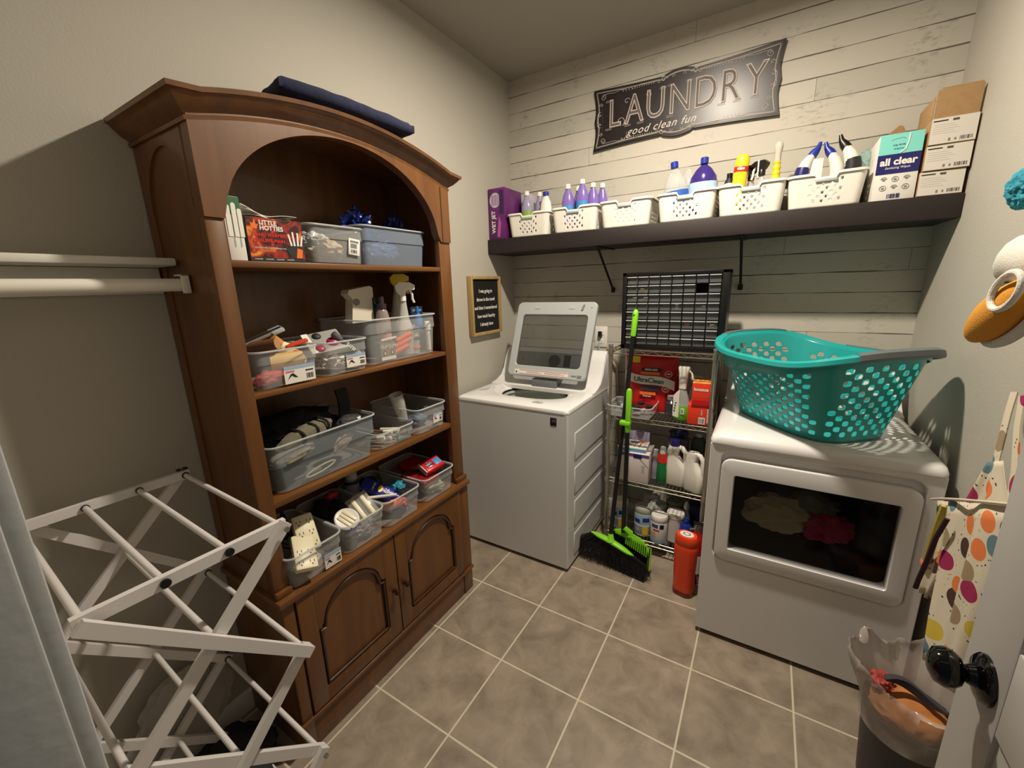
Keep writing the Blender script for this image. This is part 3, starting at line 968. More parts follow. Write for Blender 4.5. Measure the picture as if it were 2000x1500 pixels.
bottle('white_tube', 'white bottle with a bent nozzle at the right of the deep clear bin', 'bottle', (-.105, -.492, Z2 + .01), [(.009, 0), (.010, .003), (.010, .085), (.014, .088), (.014, .12), (.012, .124)], M['white'], [(.004, .0), (.005, .001), (.005, .004)], M['white'])

# ---- bookcase, third shelf (z .905)
Z3 = .906
make_bin('plastic_bin', 'large long clear bin of dark gear at the left end of the third bookcase shelf', .395, .30, .160, (-.198, -1.052, Z3), material=clear('clear_bin_big', 170, 182, 188, .22, .2), step=.55, wide=.88)
dark = mat('dark_gear_fabric', srgb(26, 25, 24), rough=.8)
khaki = mat('khaki_fabric', srgb(108, 102, 84), rough=.9, bump=.4, bscale=400)
b = MB()
b.lump((0, -.02, .0), (.105, .155, .055), dark, seed=61, amp=.22)
solo(b, 'gear_bag', 'black soft bag heaped in the large long bin', 'bag', (-.225, -1.055, Z3 + .150))
b = MB()
b.lump((0, 0, 0), (.035, .105, .032), khaki, seed=63, amp=.12)
for s in (-.3, .25, .7):
    b.tube([(.036 * math.cos(a) , s * .09 + .004 * math.sin(3 * a), .034 * math.sin(a)) for a in [PI * k / 10 - .2 for k in range(11)]], .0045, M['matte_black'], seg=6)
o = solo(b, 'khaki_pouch', 'khaki grey pouch with black binding at the front of the large long bin', 'pouch', (-.105, -1.10, Z3 + .148), rz=3, rx=10)
b = MB().lump((0, 0, 0), (.040, .075, .022), mat('grey_mesh', srgb(130, 124, 112), rough=.9, noise_amt=.2, nscale=200), seed=64, amp=.15)
solo(b, 'mesh_pouch', 'speckled light grey pouch at the left front of the large long bin', 'pouch', (-.085, -1.165, Z3 + .108), rx=8)
b = MB().lump((0, 0, 0), (.03, .05, .026), mat('charcoal_pouch', srgb(44, 42, 44), rough=.7), seed=67, amp=.15)
b.text('w', .02, M['paper'], frame((.026, .022, .014), (0, 1, .15), (-.5, 0, .8)), bold=.0008)
solo(b, 'charcoal_pouch', 'charcoal pouch with a small white mark in the large long bin', 'pouch', (-.088, -.945, Z3 + .148))
b = MB()
L = []
for i in range(12):
    t_ = i / 11
    p = V((-.02 + .03 * math.sin(t_ * 2), .02 - .02 * t_, .13 * t_))
    L.append([p + V((-.004, -.022, 0)), p + V((.004, -.022, 0)), p + V((.004, .022, 0)), p + V((-.004, .022, 0))])
b.loft(L, M['matte_black'])
solo(b, 'black_strap', 'wide black strap standing up at the right of the large long bin', 'strap', (-.125, -.945, Z3 + .135))
solo(MB().lump((0, 0, 0), (.012, .045, .022), mat('pink_grey_cloth', srgb(176, 150, 138), rough=.8), seed=70, amp=.3), 'pink_cloth', 'pinkish cloth against the front inside of the large long bin', 'cloth', (-.082, -.985, Z3 + .085), rx=30)
b = MB().tube([V((0, .055 * math.cos(2 * PI * k / 20), .010 * math.sin(2 * PI * k / 20))) for k in range(20)], .0028, M['cream'], seg=6, closed=True)
solo(b, 'cream_strap_loop', 'cream loop lying low at the front inside of the large long bin', 'loop', (-.072, -1.085, Z3 + .030), rx=8)
solo(MB().lump((0, 0, 0), (.04, .022, .06), mat('royal_blue_cloth', srgb(36, 46, 110), rough=.8), seed=72, amp=.3), 'blue_cloth', 'royal blue cloth squeezed behind the large long bin at the left', 'cloth', (-.30, -1.235, Z3 + .21))
make_bin('plastic_tray', 'shallow clear tray of markers in the middle of the third bookcase shelf', .195, .26, .068, (-.190, -.752, Z3), step=.5)
wm = M['white']
for k, (x0, y0, x1, y1, z, r) in enumerate(((-.17, -.82, -.09, -.762, .018, .009), (-.15, -.835, -.085, -.80, .036, .008), (-.19, -.765, -.10, -.715, .034, .007), (-.17, -.79, -.075, -.77, .050, .006), (-.2, -.72, -.12, -.69, .03, .007))):
    b = MB()
    p0, p1 = V((x0, y0, Z3 + z)), V((x1, y1, Z3 + z + .004))
    c = (p0 + p1) / 2
    b.cyl(p0 - c, (p1 - p0) * .1, r, mat('marker_body_%d' % k, srgb(*((200, 190, 178), (150, 138, 130), (224, 220, 205), (120, 84, 70), (220, 216, 200))[k]), rough=.4))
    b.cyl((p1 - p0) * .1, p1 - c, r * 1.08, wm)
    solo(b, 'marker', ('thick grey marker at the left of the shallow clear tray', 'greyish marker behind the left one in the shallow tray', 'white marker at the right of the shallow tray', 'brown and white marker crossing the shallow tray on top', 'white marker at the far right back of the shallow tray')[k], 'marker', c, group='markers in the shallow tray')
b = MB().box(-.004, .004, -.003, .003, 0, .034, M['teal'], .001)
b.box(-.004, .004, -.003, .060, .0, .006, M['teal'], .001)
b.box(-.004, .004, .054, .060, 0, .030, M['teal'], .001)
solo(b, 'teal_clip', 'teal plastic bracket at the front right of the shallow clear tray', 'clip', (-.078, -.742, Z3 + .008))
make_bin('plastic_bin', 'clear bin holding a stack of cups, right end of the third bookcase shelf', .190, .30, .112, (-.196, -.560, Z3), sticker=(.032, .050, .058, .042))
b = MB()
for k in range(4):
    z = .012 * k
    b.lathe([(.020, z), (.028, z + .085), (.030, z + .086), (.0285, z + .083), (.021, z + .003)], clear('cup_clear', 226, 224, 218, .5), seg=24)
solo(b, 'cup_stack', 'leaning stack of clear plastic cups on the third bookcase shelf', 'cups', (-.165, -.622, Z3 + .050), rx=14, ry=0)
solo(MB().lump((0, 0, 0), (.045, .05, .022), mat('grey_blue_bits', srgb(70, 86, 110), rough=.6), seed=77, amp=.4), 'blue_cloth', 'small blue-grey cloth in the right bin of the third shelf', 'cloth', (-.16, -.55, Z3 + .030))

# ---- cupboard ledge (z .605)
Z4 = .606
make_bin('plastic_bin', 'clear bin of power strips, leftmost on the cupboard ledge', .192, .30, .112, (-.166, -1.170, Z4), sticker=(.050, .030, .062, .050))
make_bin('plastic_bin', 'clear bin of small packages, second from the left on the cupboard ledge', .180, .30, .110, (-.166, -.978, Z4))
make_bin('plastic_bin', 'clear bin with a sunscreen tube, third from the left on the cupboard ledge', .188, .30, .112, (-.166, -.790, Z4))
make_bin('plastic_bin', 'clear bin of red wipe packets, rightmost on the cupboard ledge', .200, .30, .110, (-.170, -.570, Z4), sticker=None)
def outlet_strip(label, o_, r_, u_, n=3):
    b = MB().box(-.034, .034, -.062, .062, -.013, .013, M['cream'], .008)
    for i in range(n):
        for j in range(2):
            cx, cy = -.016 + .032 * j, -.038 + .038 * i
            b.box(cx - .007, cx - .005, cy - .004, cy + .004, .0125, .0136, M['ink'])
            b.box(cx + .005, cx + .007, cy - .004, cy + .004, .0125, .0136, M['ink'])
            b.sph((cx, cy - .010, .0128), .0028, M['ink'], sz=.3, seg=8)
    o = solo(b, 'power_tap', label, 'power strip')
    o.matrix_world = frame(o_, r_, u_)
outlet_strip('cream power strip standing up in the leftmost ledge bin', (-.10, -1.155, Z4 + .120), (.25, .95, -.1), (-.62, .12, .75))
outlet_strip('smaller cream power strip leaning at the front of the leftmost ledge bin', (-.055, -1.195, Z4 + .085), (.35, .9, -.25), (-.8, .35, .5), 2)
solo(MB().lump((0, 0, 0), (.05, .05, .026), mat('white_adapter', srgb(206, 200, 186), rough=.4), seed=81, amp=.2), 'white_adapter', 'rounded white adapter in the bottom of the leftmost ledge bin', 'adapter', (-.10, -1.175, Z4 + .03))
b = MB()
random.seed(8)
for k in range(6):
    pts = [V((-.06 * math.cos(a) * (1 - .1 * k) + .01 * math.sin(3 * a + k), .045 * math.sin(a + k * .4), .012 * k + .03 * math.sin(2 * a + k) ** 2)) for a in [2 * PI * j / 20 for j in range(20)]]
    b.tube(pts, .0035, M['black'], seg=6, closed=True)
solo(b, 'coiled_cable', 'black coiled cables at the back of the leftmost ledge bin', 'cable', (-.215, -1.185, Z4 + .060))
b = MB().box(-.055, .055, -.042, .042, -.006, .006, M['film'], .003)
for k in (-.018, .018):
    b.box(-.046, .046, k - .008, k + .008, -.003, .0075, M['cream'], .003)
o = solo(b, 'shoe_insert_pack', 'clear pack with two long cream strips leaning in the second ledge bin', 'pack')
o.matrix_world = frame((-.085, -.935, Z4 + .108), (.75, .05, -.6), (.2, .95, .2))
b = MB().lathe([(.036, -.004), (.040, 0), (.040, .006), (.036, .008), (.030, .006)], M['white'], seg=28, sx=1.1)
for k in (-.014, 0, .014):
    b.box(-.030, .030, k - .005, k + .005, .006, .0095, M['cream'], .001)
o = solo(b, 'oval_pack', 'white-rimmed oval pack of cream pads in the second ledge bin', 'pack')
o.matrix_world = frame((-.075, -1.015, Z4 + .102), (.85, .25, -.45), (-.1, .9, .35))
bottle('small_cup', 'dark-lidded clear jar at the front left of the second ledge bin', 'jar', (-.055, -1.025, Z4 + .005), [(.020, 0), (.022, .004), (.022, .065)], clear('smoky_jar', 120, 124, 130, .6), [(.021, .0655), (.022, .068), (.018, .080)], M['navy'], rx=-5)
solo(MB().lump((0, 0, 0), (.06, .06, .028), clear('silvery_film', 180, 178, 180, .55), seed=84, amp=.5, freq=3.5), 'crinkled_film', 'crinkled clear film filling the bottom of the second ledge bin', 'film', (-.10, -.965, Z4 + .035))
solo(MB().lump((0, 0, 0), (.075, .055, .035), M['matte_black'], seed=86, amp=.35), 'dark_pouch', 'dark fabric pouch at the back of the second ledge bin', 'pouch', (-.225, -.985, Z4 + .085))
solo(MB().lump((0, 0, 0), (.02, .03, .018), mat('deep_red', srgb(140, 24, 28), rough=.5), seed=87, amp=.2), 'red_cloth', 'small deep red item on the dark pouch in the second ledge bin', 'cloth', (-.245, -.955, Z4 + .125))
bottle('grey_bottle', 'grey bottle with a dark band standing between the second and third ledge bins', 'bottle', (-.255, -.850, Z4 + .045), [(.026, 0), (.028, .004), (.028, .10), (.022, .104)], mat('grey_can', srgb(132, 134, 140), rough=.35), [(.023, .104), (.024, .106), (.024, .13), (.018, .135)], M['lgrey'], (.0285, .085, .10), M['ink'])
b = MB()
L = []
for i in range(14):
    t_ = i / 13
    hw = .030
    th = .002 + .017 * t_
    p = [V((math.cos(2 * PI * k / 20) * hw, 0, 0)) + V((0, math.sin(2 * PI * k / 20) * th, .13 * t_)) for k in range(20)]
    L.append(p)
b.loft(L, mat('sunscreen_blue', srgb(34, 44, 140), rough=.3))
b.prism([(.016 * math.cos(a * PI / 8), .009 * math.sin(a * PI / 8)) for a in range(16)], 0, .0006, M['yellow'], X=frame((0, -.0135, .075), (1, 0, 0), (0, -.13, 1)))
b.text('70', .022, M['paper'], frame((0, -.0175, .100), (1, 0, 0), (0, -.13, 1)), bold=.0008)
b.text('SPORT', .012, M['paper'], frame((0, -.0095, .046), (1, 0, 0), (0, -.13, 1)))
bb = b.build('tube_body')
t = thing('sunscreen_tube', 'blue sunscreen tube marked 70, leaning in the third ledge bin', 'tube')
bb.parent = t
MB().lathe([(.018, .130), (.019, .132), (.019, .155), (.016, .158)], mat('tube_cap', srgb(30, 36, 110), rough=.35), seg=20).build('cap', t)
t.matrix_world = Matrix(((.1, -.75, .55, -.200), (.85, .2, .45, -.845), (-.3, .5, -.62, Z4 + .155), (0, 0, 0, 1))).to_3x3().to_4x4()
Rm = frame((0, 0, 0), (-.25, .8, -.45), (.62, -.45, -.55))
zax = V((.62, .45, -.45)).normalized()
yax = V((-.75, .15, -.75)); yax = (yax - zax * yax.dot(zax)).normalized()
xax = yax.cross(zax)
t.matrix_world = Matrix(((xax.x, yax.x, zax.x, -.180), (xax.y, yax.y, zax.y, -.855), (xax.z, yax.z, zax.z, Z4 + .150), (0, 0, 0, 1)))
bottle('orange_bottle', 'orange bottle lying at the front of the third ledge bin', 'bottle', (-.105, -.825, Z4 + .050), [(.017, 0), (.019, .003), (.019, .055), (.016, .06)], mat('salmon_bottle', srgb(226, 140, 90), rough=.4), [(.016, .06), (.018, .062), (.018, .09), (.016, .092)], om, rx=-78, rz=-58)
cylt('white_pen', 'white pen with a dark tip across the third ledge bin', 'pen', (-.12, -.885, Z4 + .112), (-.045, -.805, Z4 + .108), .006, M['white'])
solo(MB().lump((0, 0, 0), (.04, .045, .028), mat('blue_pack', srgb(46, 66, 150), rough=.4), seed=91, amp=.3), 'blue_pack', 'blue pack in the bottom of the third ledge bin', 'pack', (-.09, -.765, Z4 + .032))
solo(MB().lump((0, 0, 0), (.035, .03, .018), mat('teal_film', srgb(46, 130, 150), rough=.3), seed=92, amp=.4), 'teal_wrapper', 'teal crinkled wrapper beside the blue sunscreen tube', 'wrapper', (-.12, -.735, Z4 + .095))
solo(MB().lump((0, 0, 0), (.05, .05, .032), mat('dark_green_cloth', srgb(34, 46, 34), rough=.8), seed=93, amp=.3), 'green_cloth', 'dark green cloth at the back of the third ledge bin', 'cloth', (-.25, -.775, Z4 + .085))
redp = mat('wipe_packet_red', srgb(196, 22, 34), rough=.3)
dredp = mat('wipe_packet_dark_red', srgb(128, 14, 26), rough=.35)
def packet(label, o_, r_, u_, m, front=False, s=1.0):
    b = MB().box(-.052 * s, .052 * s, -.034 * s, .034 * s, -.015, .015, m, .009, seg=3)
    if front:
        b.box(-.052, -.046, -.030, .030, -.013, .013, M['paper'], .002)
        b.box(.012, .045, -.020, .016, .0146, .0155, mat('packet_blue', srgb(60, 140, 200), rough=.4), .0005)
        b.sph((-.015, 0, .0140), .018, M['paper'], sz=.12)
        b.text('WET', .015, M['navy'], T(-.014, .007, .0166) @ rot(z=0), bold=.0008)
        b.text('ONES', .014, M['navy'], T(-.014, -.006, .0166), bold=.0008)
    o = solo(b, 'wipe_packet', label, 'packet', group='red wipe packets')
    o.matrix_world = frame(o_, r_, u_)
packet('bright red wipe packet with blue lettering lying on top in the rightmost ledge bin', (-.095, -.545, Z4 + .118), (.12, .93, .12), (-.9, .10, .42), redp, True)
packet('dark red packet at the left of the rightmost ledge bin', (-.15, -.625, Z4 + .085), (-.5, .8, -.1), (-.8, -.4, .25), dredp)
packet('dark red packet low at the front of the rightmost ledge bin', (-.085, -.59, Z4 + .070), (.0, 1, -.05), (-1, 0, .15), dredp)
packet('dark red packet at the back of the rightmost ledge bin', (-.215, -.56, Z4 + .100), (.1, 1, .1), (-.9, .1, .35), dredp)
solo(MB().lump((0, 0, 0), (.05, .06, .026), mat('pale_green_bits', srgb(150, 160, 140), rough=.7), seed=95, amp=.3), 'pale_cloth', 'pale grey-green cloth under the red packets in the rightmost ledge bin', 'cloth', (-.09, -.565, Z4 + .028))

# ------------------------------------------------------------ closet board and rod on the left wall
b = MB().box(XL, -.232, YF, -1.3085, 1.586, 1.606, M['white_trim'], .005)
solo(b, 'closet_shelf', 'white board shelf on the left wall ending at the bookcase side', 'shelf')
b = MB().box(XL, XL + .018, YF, -1.309, 1.515, 1.585, M['white_trim'], .002)
solo(b, 'shelf_cleat', 'painted cleat under the white board shelf on the left wall', 'cleat')
t = thing('closet_rod', 'thick white round closet rod below the white board shelf', 'rod', (-.205, -1.55, 1.535))
RX = T(-.205, -1.55, 1.535)
MB().cyl((-.205, YF, 1.535), (-.205, -1.312, 1.535), .0165, M['white'], seg=28).build('rod_pole', t, world=RX)
b = MB().box(-.225, -.185, -1.3115, -1.3065, 1.513, 1.562, M['white'], .002)
b.box(-.187, -.183, -1.325, -1.3065, 1.514, 1.562, M['white'], .001)
b.box(-.225, -.183, -1.325, -1.3065, 1.558, 1.562, M['white'], .001)
b.build('rod_socket', t, world=RX)

# ------------------------------------------------------------ folding drying rack
wr = mat('rack_white', srgb(214, 210, 208), rough=.35)
t = thing('drying_rack', 'white folding accordion drying rack with square bars standing left of the bookcase', 'drying rack', (.0, -1.56, 0))
RX = T(0, -1.56, 0)
phi = math.radians(88.2)
A0 = V((.255, -1.403, 1.0))
ur = V((-math.cos(phi), -math.sin(phi), 0))
wv = V((-math.sin(phi), math.cos(phi), 0))
bw, hw_, Wr = .319, .326, .517
def bar(p, q, off, ext=.012):
    """flat square bar from p to q in the side-frame plane, shifted by off along the dowel direction"""
    p, q = V(p) + wv * off, V(q) + wv * off
    d = (q - p).normalized()
    s_ = d.cross(wv).normalized()
    p -= d * ext
    q += d * ext
    a, c = .012, .0065
    L = [[e + s_ * a + wv * c, e - s_ * a + wv * c, e - s_ * a - wv * c, e + s_ * a - wv * c] for e in (p, q)]
    MB().loft(L, wr).build('bar', t, world=RX, smooth=0)
def dowel(p, r=.0065):
    MB().cyl(V(p) - wv * .012, V(p) + wv * (Wr + .012), r, wr, seg=12).build('dowel', t, world=RX)
A = [A0 - V((0, 0, hw_ * k)) for k in range(4)]
A[3].z = .022
B_ = [a + ur * bw for a in A]
for side, sg in ((0.0, -1), (Wr, 1)):
    sh = wv * side
    bar(A[0] + sh, B_[0] + sh, sg * .000)
    for k in range(3):
        bar(A[k] + sh, B_[k + 1] + sh, sg * .014)
        bar(B_[k] + sh, A[k + 1] + sh, sg * .028 if k == 0 else sg * .000)
    bar(A[3] + sh, B_[3] + sh, sg * .028)
for k in range(4):
    dowel(A[k])
    dowel(B_[k])
for k in range(3):
    dowel((A[k] + B_[k + 1]) / 2)
for f in (.33, .66):
    dowel(A[0] + ur * bw * f)
for k in range(4):
    for p in (A[k], B_[k]):
        for s0, sd in ((-.034, 1), (Wr + .034, -1)):
            MB().cyl(p + wv * s0, p + wv * (s0 + .006 * sd), .006, M['chrome'], seg=10).build('pivot_bolt', t, world=RX)
def bush(b):
    b.build('black_bushing', t, world=RX)
for f in (.33, .66):
    p = A[0] + ur * bw * f
    bush(MB().cyl(p - wv * .0075, p - wv * .0125, .0085, M['black'], seg=14))
    bush(MB().cyl(p + wv * (Wr - .0075), p + wv * (Wr - .0125), .0085, M['black'], seg=14))
for k in range(3):
    p = A[k] + wv * (Wr - .008)
    bush(MB().cyl(p, p - wv * .003, .0095, M['black'], seg=14))
    e = A[k] + wv * (Wr + .014)
    MB().box(e.x - .009, e.x + .009, e.y - .012, e.y + .014, e.z + .009, e.z + .016, M['black'], .002).build('end_cap', t, world=RX)
# dark folded cloth on the floor behind the rack
b = MB().lump((0, 0, 0), (.13, .12, .05), mat('charcoal_cloth', srgb(38, 36, 38), rough=.9), seed=101, amp=.25)
solo(b, 'dark_bag', 'dark cloth bag lying on the floor behind the drying rack', 'bag', (-.18, -1.45, .042))
b = MB()
b.lump((0, 0, 0), (.02, .13, .16), clear('pale_film', 190, 186, 178, .45), seed=103, amp=.2)
solo(b, 'plastic_sheet', 'translucent pale plastic sheet bundled behind the drying rack near the wall', 'sheet', (-.315, -1.50, .22), rx=-15)

# ------------------------------------------------------------ wall shelf
SZ = 1.787
solo(MB().box(XL + .002, XR - .002, .382, YB - .001, 1.702, SZ, M['shelf_wood'], .003), 'wall_shelf', 'thick dark espresso wood shelf running the full width of the plank wall', 'shelf')
for k, (x, lb) in enumerate(((.335, 'black metal rod brace under the wall shelf, above the washing machine'), (1.013, 'black metal rod brace under the wall shelf, right of the drawer organizer'))):
    b = MB()
    b.tube([(x, .392, 1.698), (x, .40, 1.690), (x, .655, 1.485), (x, .672, 1.462)], .0065, M['matte_black'], seg=10)
    b.box(x - .011, x + .011, .668, .6795, 1.452, 1.482, M['matte_black'], .004)
    b.box(x - .01, x + .01, .388, .66, 1.697, 1.7015, M['matte_black'], .001)
    solo(b, 'shelf_brace', lb, 'shelf bracket', group='braces under the wall shelf')

# white perforated baskets
def perf(surf, nu, nv, hole, m, closed=True, hs=.62):
    b = MB()
    vs = []
    idx = {}
    def vid(i, j):
        if closed:
            i %= 2 * nu
        if (i, j) not in idx:
            idx[(i, j)] = len(vs)
            vs.append(surf(i / (2 * nu), j / (2 * nv)))
        return idx[(i, j)]
    fs = []
    for i in range(nu):
        for j in range(nv):
            ring = [(2 * i, 2 * j), (2 * i + 1, 2 * j), (2 * i + 2, 2 * j), (2 * i + 2, 2 * j + 1), (2 * i + 2, 2 * j + 2), (2 * i + 1, 2 * j + 2), (2 * i, 2 * j + 2), (2 * i, 2 * j + 1)]
            R = [vid(*q) for q in ring]
            h = hole(i, j)
            if not h:
                c = len(vs)
                vs.append(surf((i + .5) / nu, (j + .5) / nv))
                for k in range(8):
                    fs.append((R[k], R[(k + 1) % 8], c))
                continue
            ins = []
            for (a, c) in ring:
                du, dv = a - (2 * i + 1), c - (2 * j + 1)
                q = hs * h * (.80 if abs(du) + abs(dv) == 2 else 1.0)
                ins.append(len(vs))
                vs.append(surf((2 * i + 1 + du * q) / (2 * nu), (2 * j + 1 + dv * q) / (2 * nv)))
            for k in range(8):
                fs.append((R[k], R[(k + 1) % 8], ins[(k + 1) % 8], ins[k]))
    return b.add(vs, fs, m)

def rr_point(u, w_, d_, r):
    """point and outward normal on a rounded rectangle, u=0 at the middle of the -y side, going +x"""
    sx, sy, arc = w_ - 2 * r, d_ - 2 * r, PI * r / 2
    P_ = 2 * sx + 2 * sy + 4 * arc
    s_ = (u % 1) * P_
    segs = [('l', sx / 2, (0, -d_ / 2), (1, 0)), ('a', arc, (w_ / 2 - r, -d_ / 2 + r), -90), ('l', sy, (w_ / 2, -sy / 2), (0, 1)), ('a', arc, (w_ / 2 - r, d_ / 2 - r), 0), ('l', sx, (sx / 2, d_ / 2), (-1, 0)), ('a', arc, (-w_ / 2 + r, d_ / 2 - r), 90), ('l', sy, (-w_ / 2, sy / 2), (0, -1)), ('a', arc, (-w_ / 2 + r, -d_ / 2 + r), 180), ('l', sx / 2, (-sx / 2, -d_ / 2), (1, 0))]
    for kind, ln_, o_, q in segs:
        if s_ <= ln_ + 1e-9:
            if kind == 'l':
                return V((o_[0] + q[0] * s_, o_[1] + q[1] * s_, 0)), V((q[1], -q[0], 0))
            a = math.radians(q + 90 * s_ / ln_)
            return V((o_[0] + r * math.cos(a), o_[1] + r * math.sin(a), 0)), V((math.cos(a), math.sin(a), 0))
        s_ -= ln_
    return V((0, -d_ / 2, 0)), V((0, -1, 0))

def dipf(x):
    a = abs(x)
    return 1.0 if a < .030 else (0.0 if a > .042 else .5 + .5 * math.cos((a - .030) / .012 * PI))

def make_basket():
    w_, d_, h_ = .262, .235, .132
    t = thing('storage_basket', 'x', 'basket')
    def surf(u, v):
        k = .90 + .10 * v
        p, n_ = rr_point(u, w_ * k, d_ * k, .025)
        top = h_ - (.018 * dipf(p.x) if p.y < -.03 or p.y > .03 else 0)
        return V((p.x, p.y, .001 + v * (top - .001)))
    nu, nv = 62, 7
    def hole(i, j):
        if (i + j) % 2 or j < 1 or j > 5:
            return 0
        p, n_ = rr_point((i + .5) / nu, w_, d_, .025)
        if abs(n_.y) > .9 and abs(p.x) < .066:
            return 1
        if abs(n_.x) > .9 and abs(p.y) < .075:
            return 1
        return 0
    perf(surf, nu, nv, hole, M['white'], hs=.62).build('basket_wall', t, solid=.0022)
    b = MB()
    b.add([q for q in rrect(w_ * .90, d_ * .90, .025, .001)] + [q for q in rrect(w_ * .90, d_ * .90, .025, .004)], [tuple(range(28)), tuple(range(28, 56))], M['white'])
    b.build('basket_floor', t)
    loops = []
    N = 96
    for i in range(N):
        p, n_ = rr_point(i / N, w_, d_, .025)
        top = h_ - (.018 * dipf(p.x) if abs(p.y) > .03 else 0)
        loops.append([p + n_ * a + V((0, 0, top + c)) for a, c in ((-.0015, -.002), (-.0015, .001), (.001, .0025), (.006, .0015), (.0075, -.002), (.0072, -.008), (.0055, -.008), (.0055, -.002))])
    loops.append(loops[0])
    b = MB().loft(loops, M['white'], False, False)
    b.build('basket_rim', t)
    b = MB()
    b.box(-.036, .036, -d_ / 2 - .0075, -d_ / 2 - .003, h_ - .034, h_ - .022, M['lgrey'], .002)  # light-grey bar added to paint the shade inside the handle cutout
    b.build('cutout_shade_bar', t)
    return t
bask = make_basket()
bl = ['white perforated basket with lavender bottles, leftmost on the wall shelf', 'white perforated basket with purple bottles, second from the left on the wall shelf', 'empty-looking white perforated basket, third from the left on the wall shelf', 'white perforated basket with the large purple bottle, fourth on the wall shelf', 'white perforated basket with yellow bottles, fifth on the wall shelf', 'white perforated basket with blue-capped bottles, sixth on the wall shelf']
bpos = [(-.105, .522, 3), (.185, .522, 1), (.470, .520, 0), (.763, .520, -1), (1.030, .520, 0), (1.300, .522, -1)]
for k, (x, y, rz) in enumerate(bpos):
    o = bask if k == 0 else copy_tree(bask)
    place(o, (x, y, SZ), rz)
    tag(o, bl[k], 'basket', 'white perforated baskets on the wall shelf')
ZB = SZ + .005
# purple box at the left
def deco(b):
    X = face_my(.115, .20, .29)
    b.prism([(.038 * math.cos(a * PI / 12) - .01, .078 + .042 * math.sin(a * PI / 12)) for a in range(24)], 0, .0006, mat('mop_photo', srgb(196, 178, 200), rough=.5), X=X)
    for k in range(6):
        b.box(-.034 + .009 * k, -.031 + .009 * k, .048, .108, .0006, .0009, M['purple'], X=X)
    b.text('WET JET', .034, M['paper'], X @ T(-.022, -.045, .0008) @ rot(z=90), bold=.0008)
    b.prism([(.0, -.13), (.02, -.135), (.03, -.05), (.015, -.01)], .0002, .0006, mat('pink_stripe', srgb(170, 80, 150), rough=.4), X=X)
    b.box(.02, .05, .0, .13, .0002, .0007, mat('purple_dark', srgb(48, 22, 72), rough=.4), X=X)
carton('mop_kit_box', 'tall purple and magenta mop box at the far left end of the wall shelf', 'box', (-.306, .50, SZ), .115, .20, .290, M['purple'], deco=deco)
carton('white_flat_box', 'white and purple box lying behind the leftmost lavender bottles', 'box', (-.205, .625, SZ), .06, .10, .27, mat('white_purple', srgb(190, 180, 196), rough=.5))

lav = clear('lavender_liquid', 120, 96, 176, .85, .15)
lav2 = mat('lavender_solid', srgb(126, 104, 180), rough=.2)
pale = clear('pale_lavender', 164, 160, 190, .75, .15)
def mopb(label, x, y, m, lm, z=0, s=1.0, rz=0):
    body = [(.030 * s, 0), (.034 * s, .006), (.034 * s, .12), (.036 * s, .17), (.028 * s, .205), (.016 * s, .232), (.014, .24)]
    bottle('floor_cleaner_bottle', label, 'bottle', (x, y, ZB + z), body, m, [(.0145, .238), (.016, .24), (.0155, .262), (.012, .264)], M['white'], (.0352 * s, .09, .150), lm, sy=.8, rz=rz, group='floor cleaner bottles')
mopb('pale lavender bottle with a green label in the leftmost basket', -.155, .505, pale, mat('green_label', srgb(128, 170, 60), rough=.4))
mopb('pale lavender bottle with a dark label behind the green-labelled one', -.105, .575, pale, M['navy'], s=.9)
bl2 = mat('sky_label', srgb(60, 140, 205), rough=.4)
mopb('purple bottle at the front left of the second basket', .115, .500, lav2, bl2)
mopb('purple bottle peeking out behind the front left one in the second basket', .142, .585, lav2, bl2, s=.85)
mopb('tallest purple bottle, in the middle of the second basket', .197, .510, lav2, bl2, z=.016)
mopb('purple bottle right of the tallest one in the second basket', .243, .555, lav2, bl2, s=.95)
mopb('purple bottle at the far right back of the second basket', .282, .600, lav2, bl2, s=.85)
# white jug, blue cap
bottle('white_jug', 'white bottle with a flat blue cap at the right of the leftmost basket', 'bottle', (-.030, .510, ZB), [(.036, 0), (.040, .006), (.040, .13), (.030, .19), (.016, .218), (.014, .226)], M['white'], [(.0165, .224), (.018, .226), (.018, .244), (.015, .246)], M['blue'], (.0405, .03, .10), M['lgrey'], sy=.7)
# basket 4
def bigb(label, x, y, m, capm, rz=0, ry=0, lab=None, labm=None, s=1.0):
    bottle('soap_refill_bottle', label, 'bottle', (x, y, ZB + .001), [(.048 * s, 0), (.056 * s, .008), (.060 * s, .10), (.064 * s, .16), (.058 * s, .20), (.036 * s, .235), (.016, .252), (.014, .262)], m, [(.0165, .258), (.018, .26), (.018, .285), (.015, .287)] if capm else None, capm, lab, labm, sy=.62, rz=rz, ry=ry)
bigb('big purple soap bottle with a blue cap in the fourth basket', .818, .520, mat('deep_purple_liquid', srgb(58, 44, 118), rough=.12, coat=.5), M['blue'], lab=(.0652, .07, .175), labm=mat('white_blue_label', srgb(170, 196, 226), rough=.4))
bigb('empty clear soap bottle with a blue cap leaning left in the fourth basket', .712, .505, clear('clear_pet', 200, 206, 206, .32, .1), M['blue'], ry=-6, lab=(.058, .09, .15), labm=mat('blue_lab2', srgb(40, 90, 170), rough=.4), s=.86)
bigb('empty clear bottle without a cap between the two blue-capped ones', .738, .590, clear('clear_pet2', 206, 208, 204, .30, .1), None, s=.8)
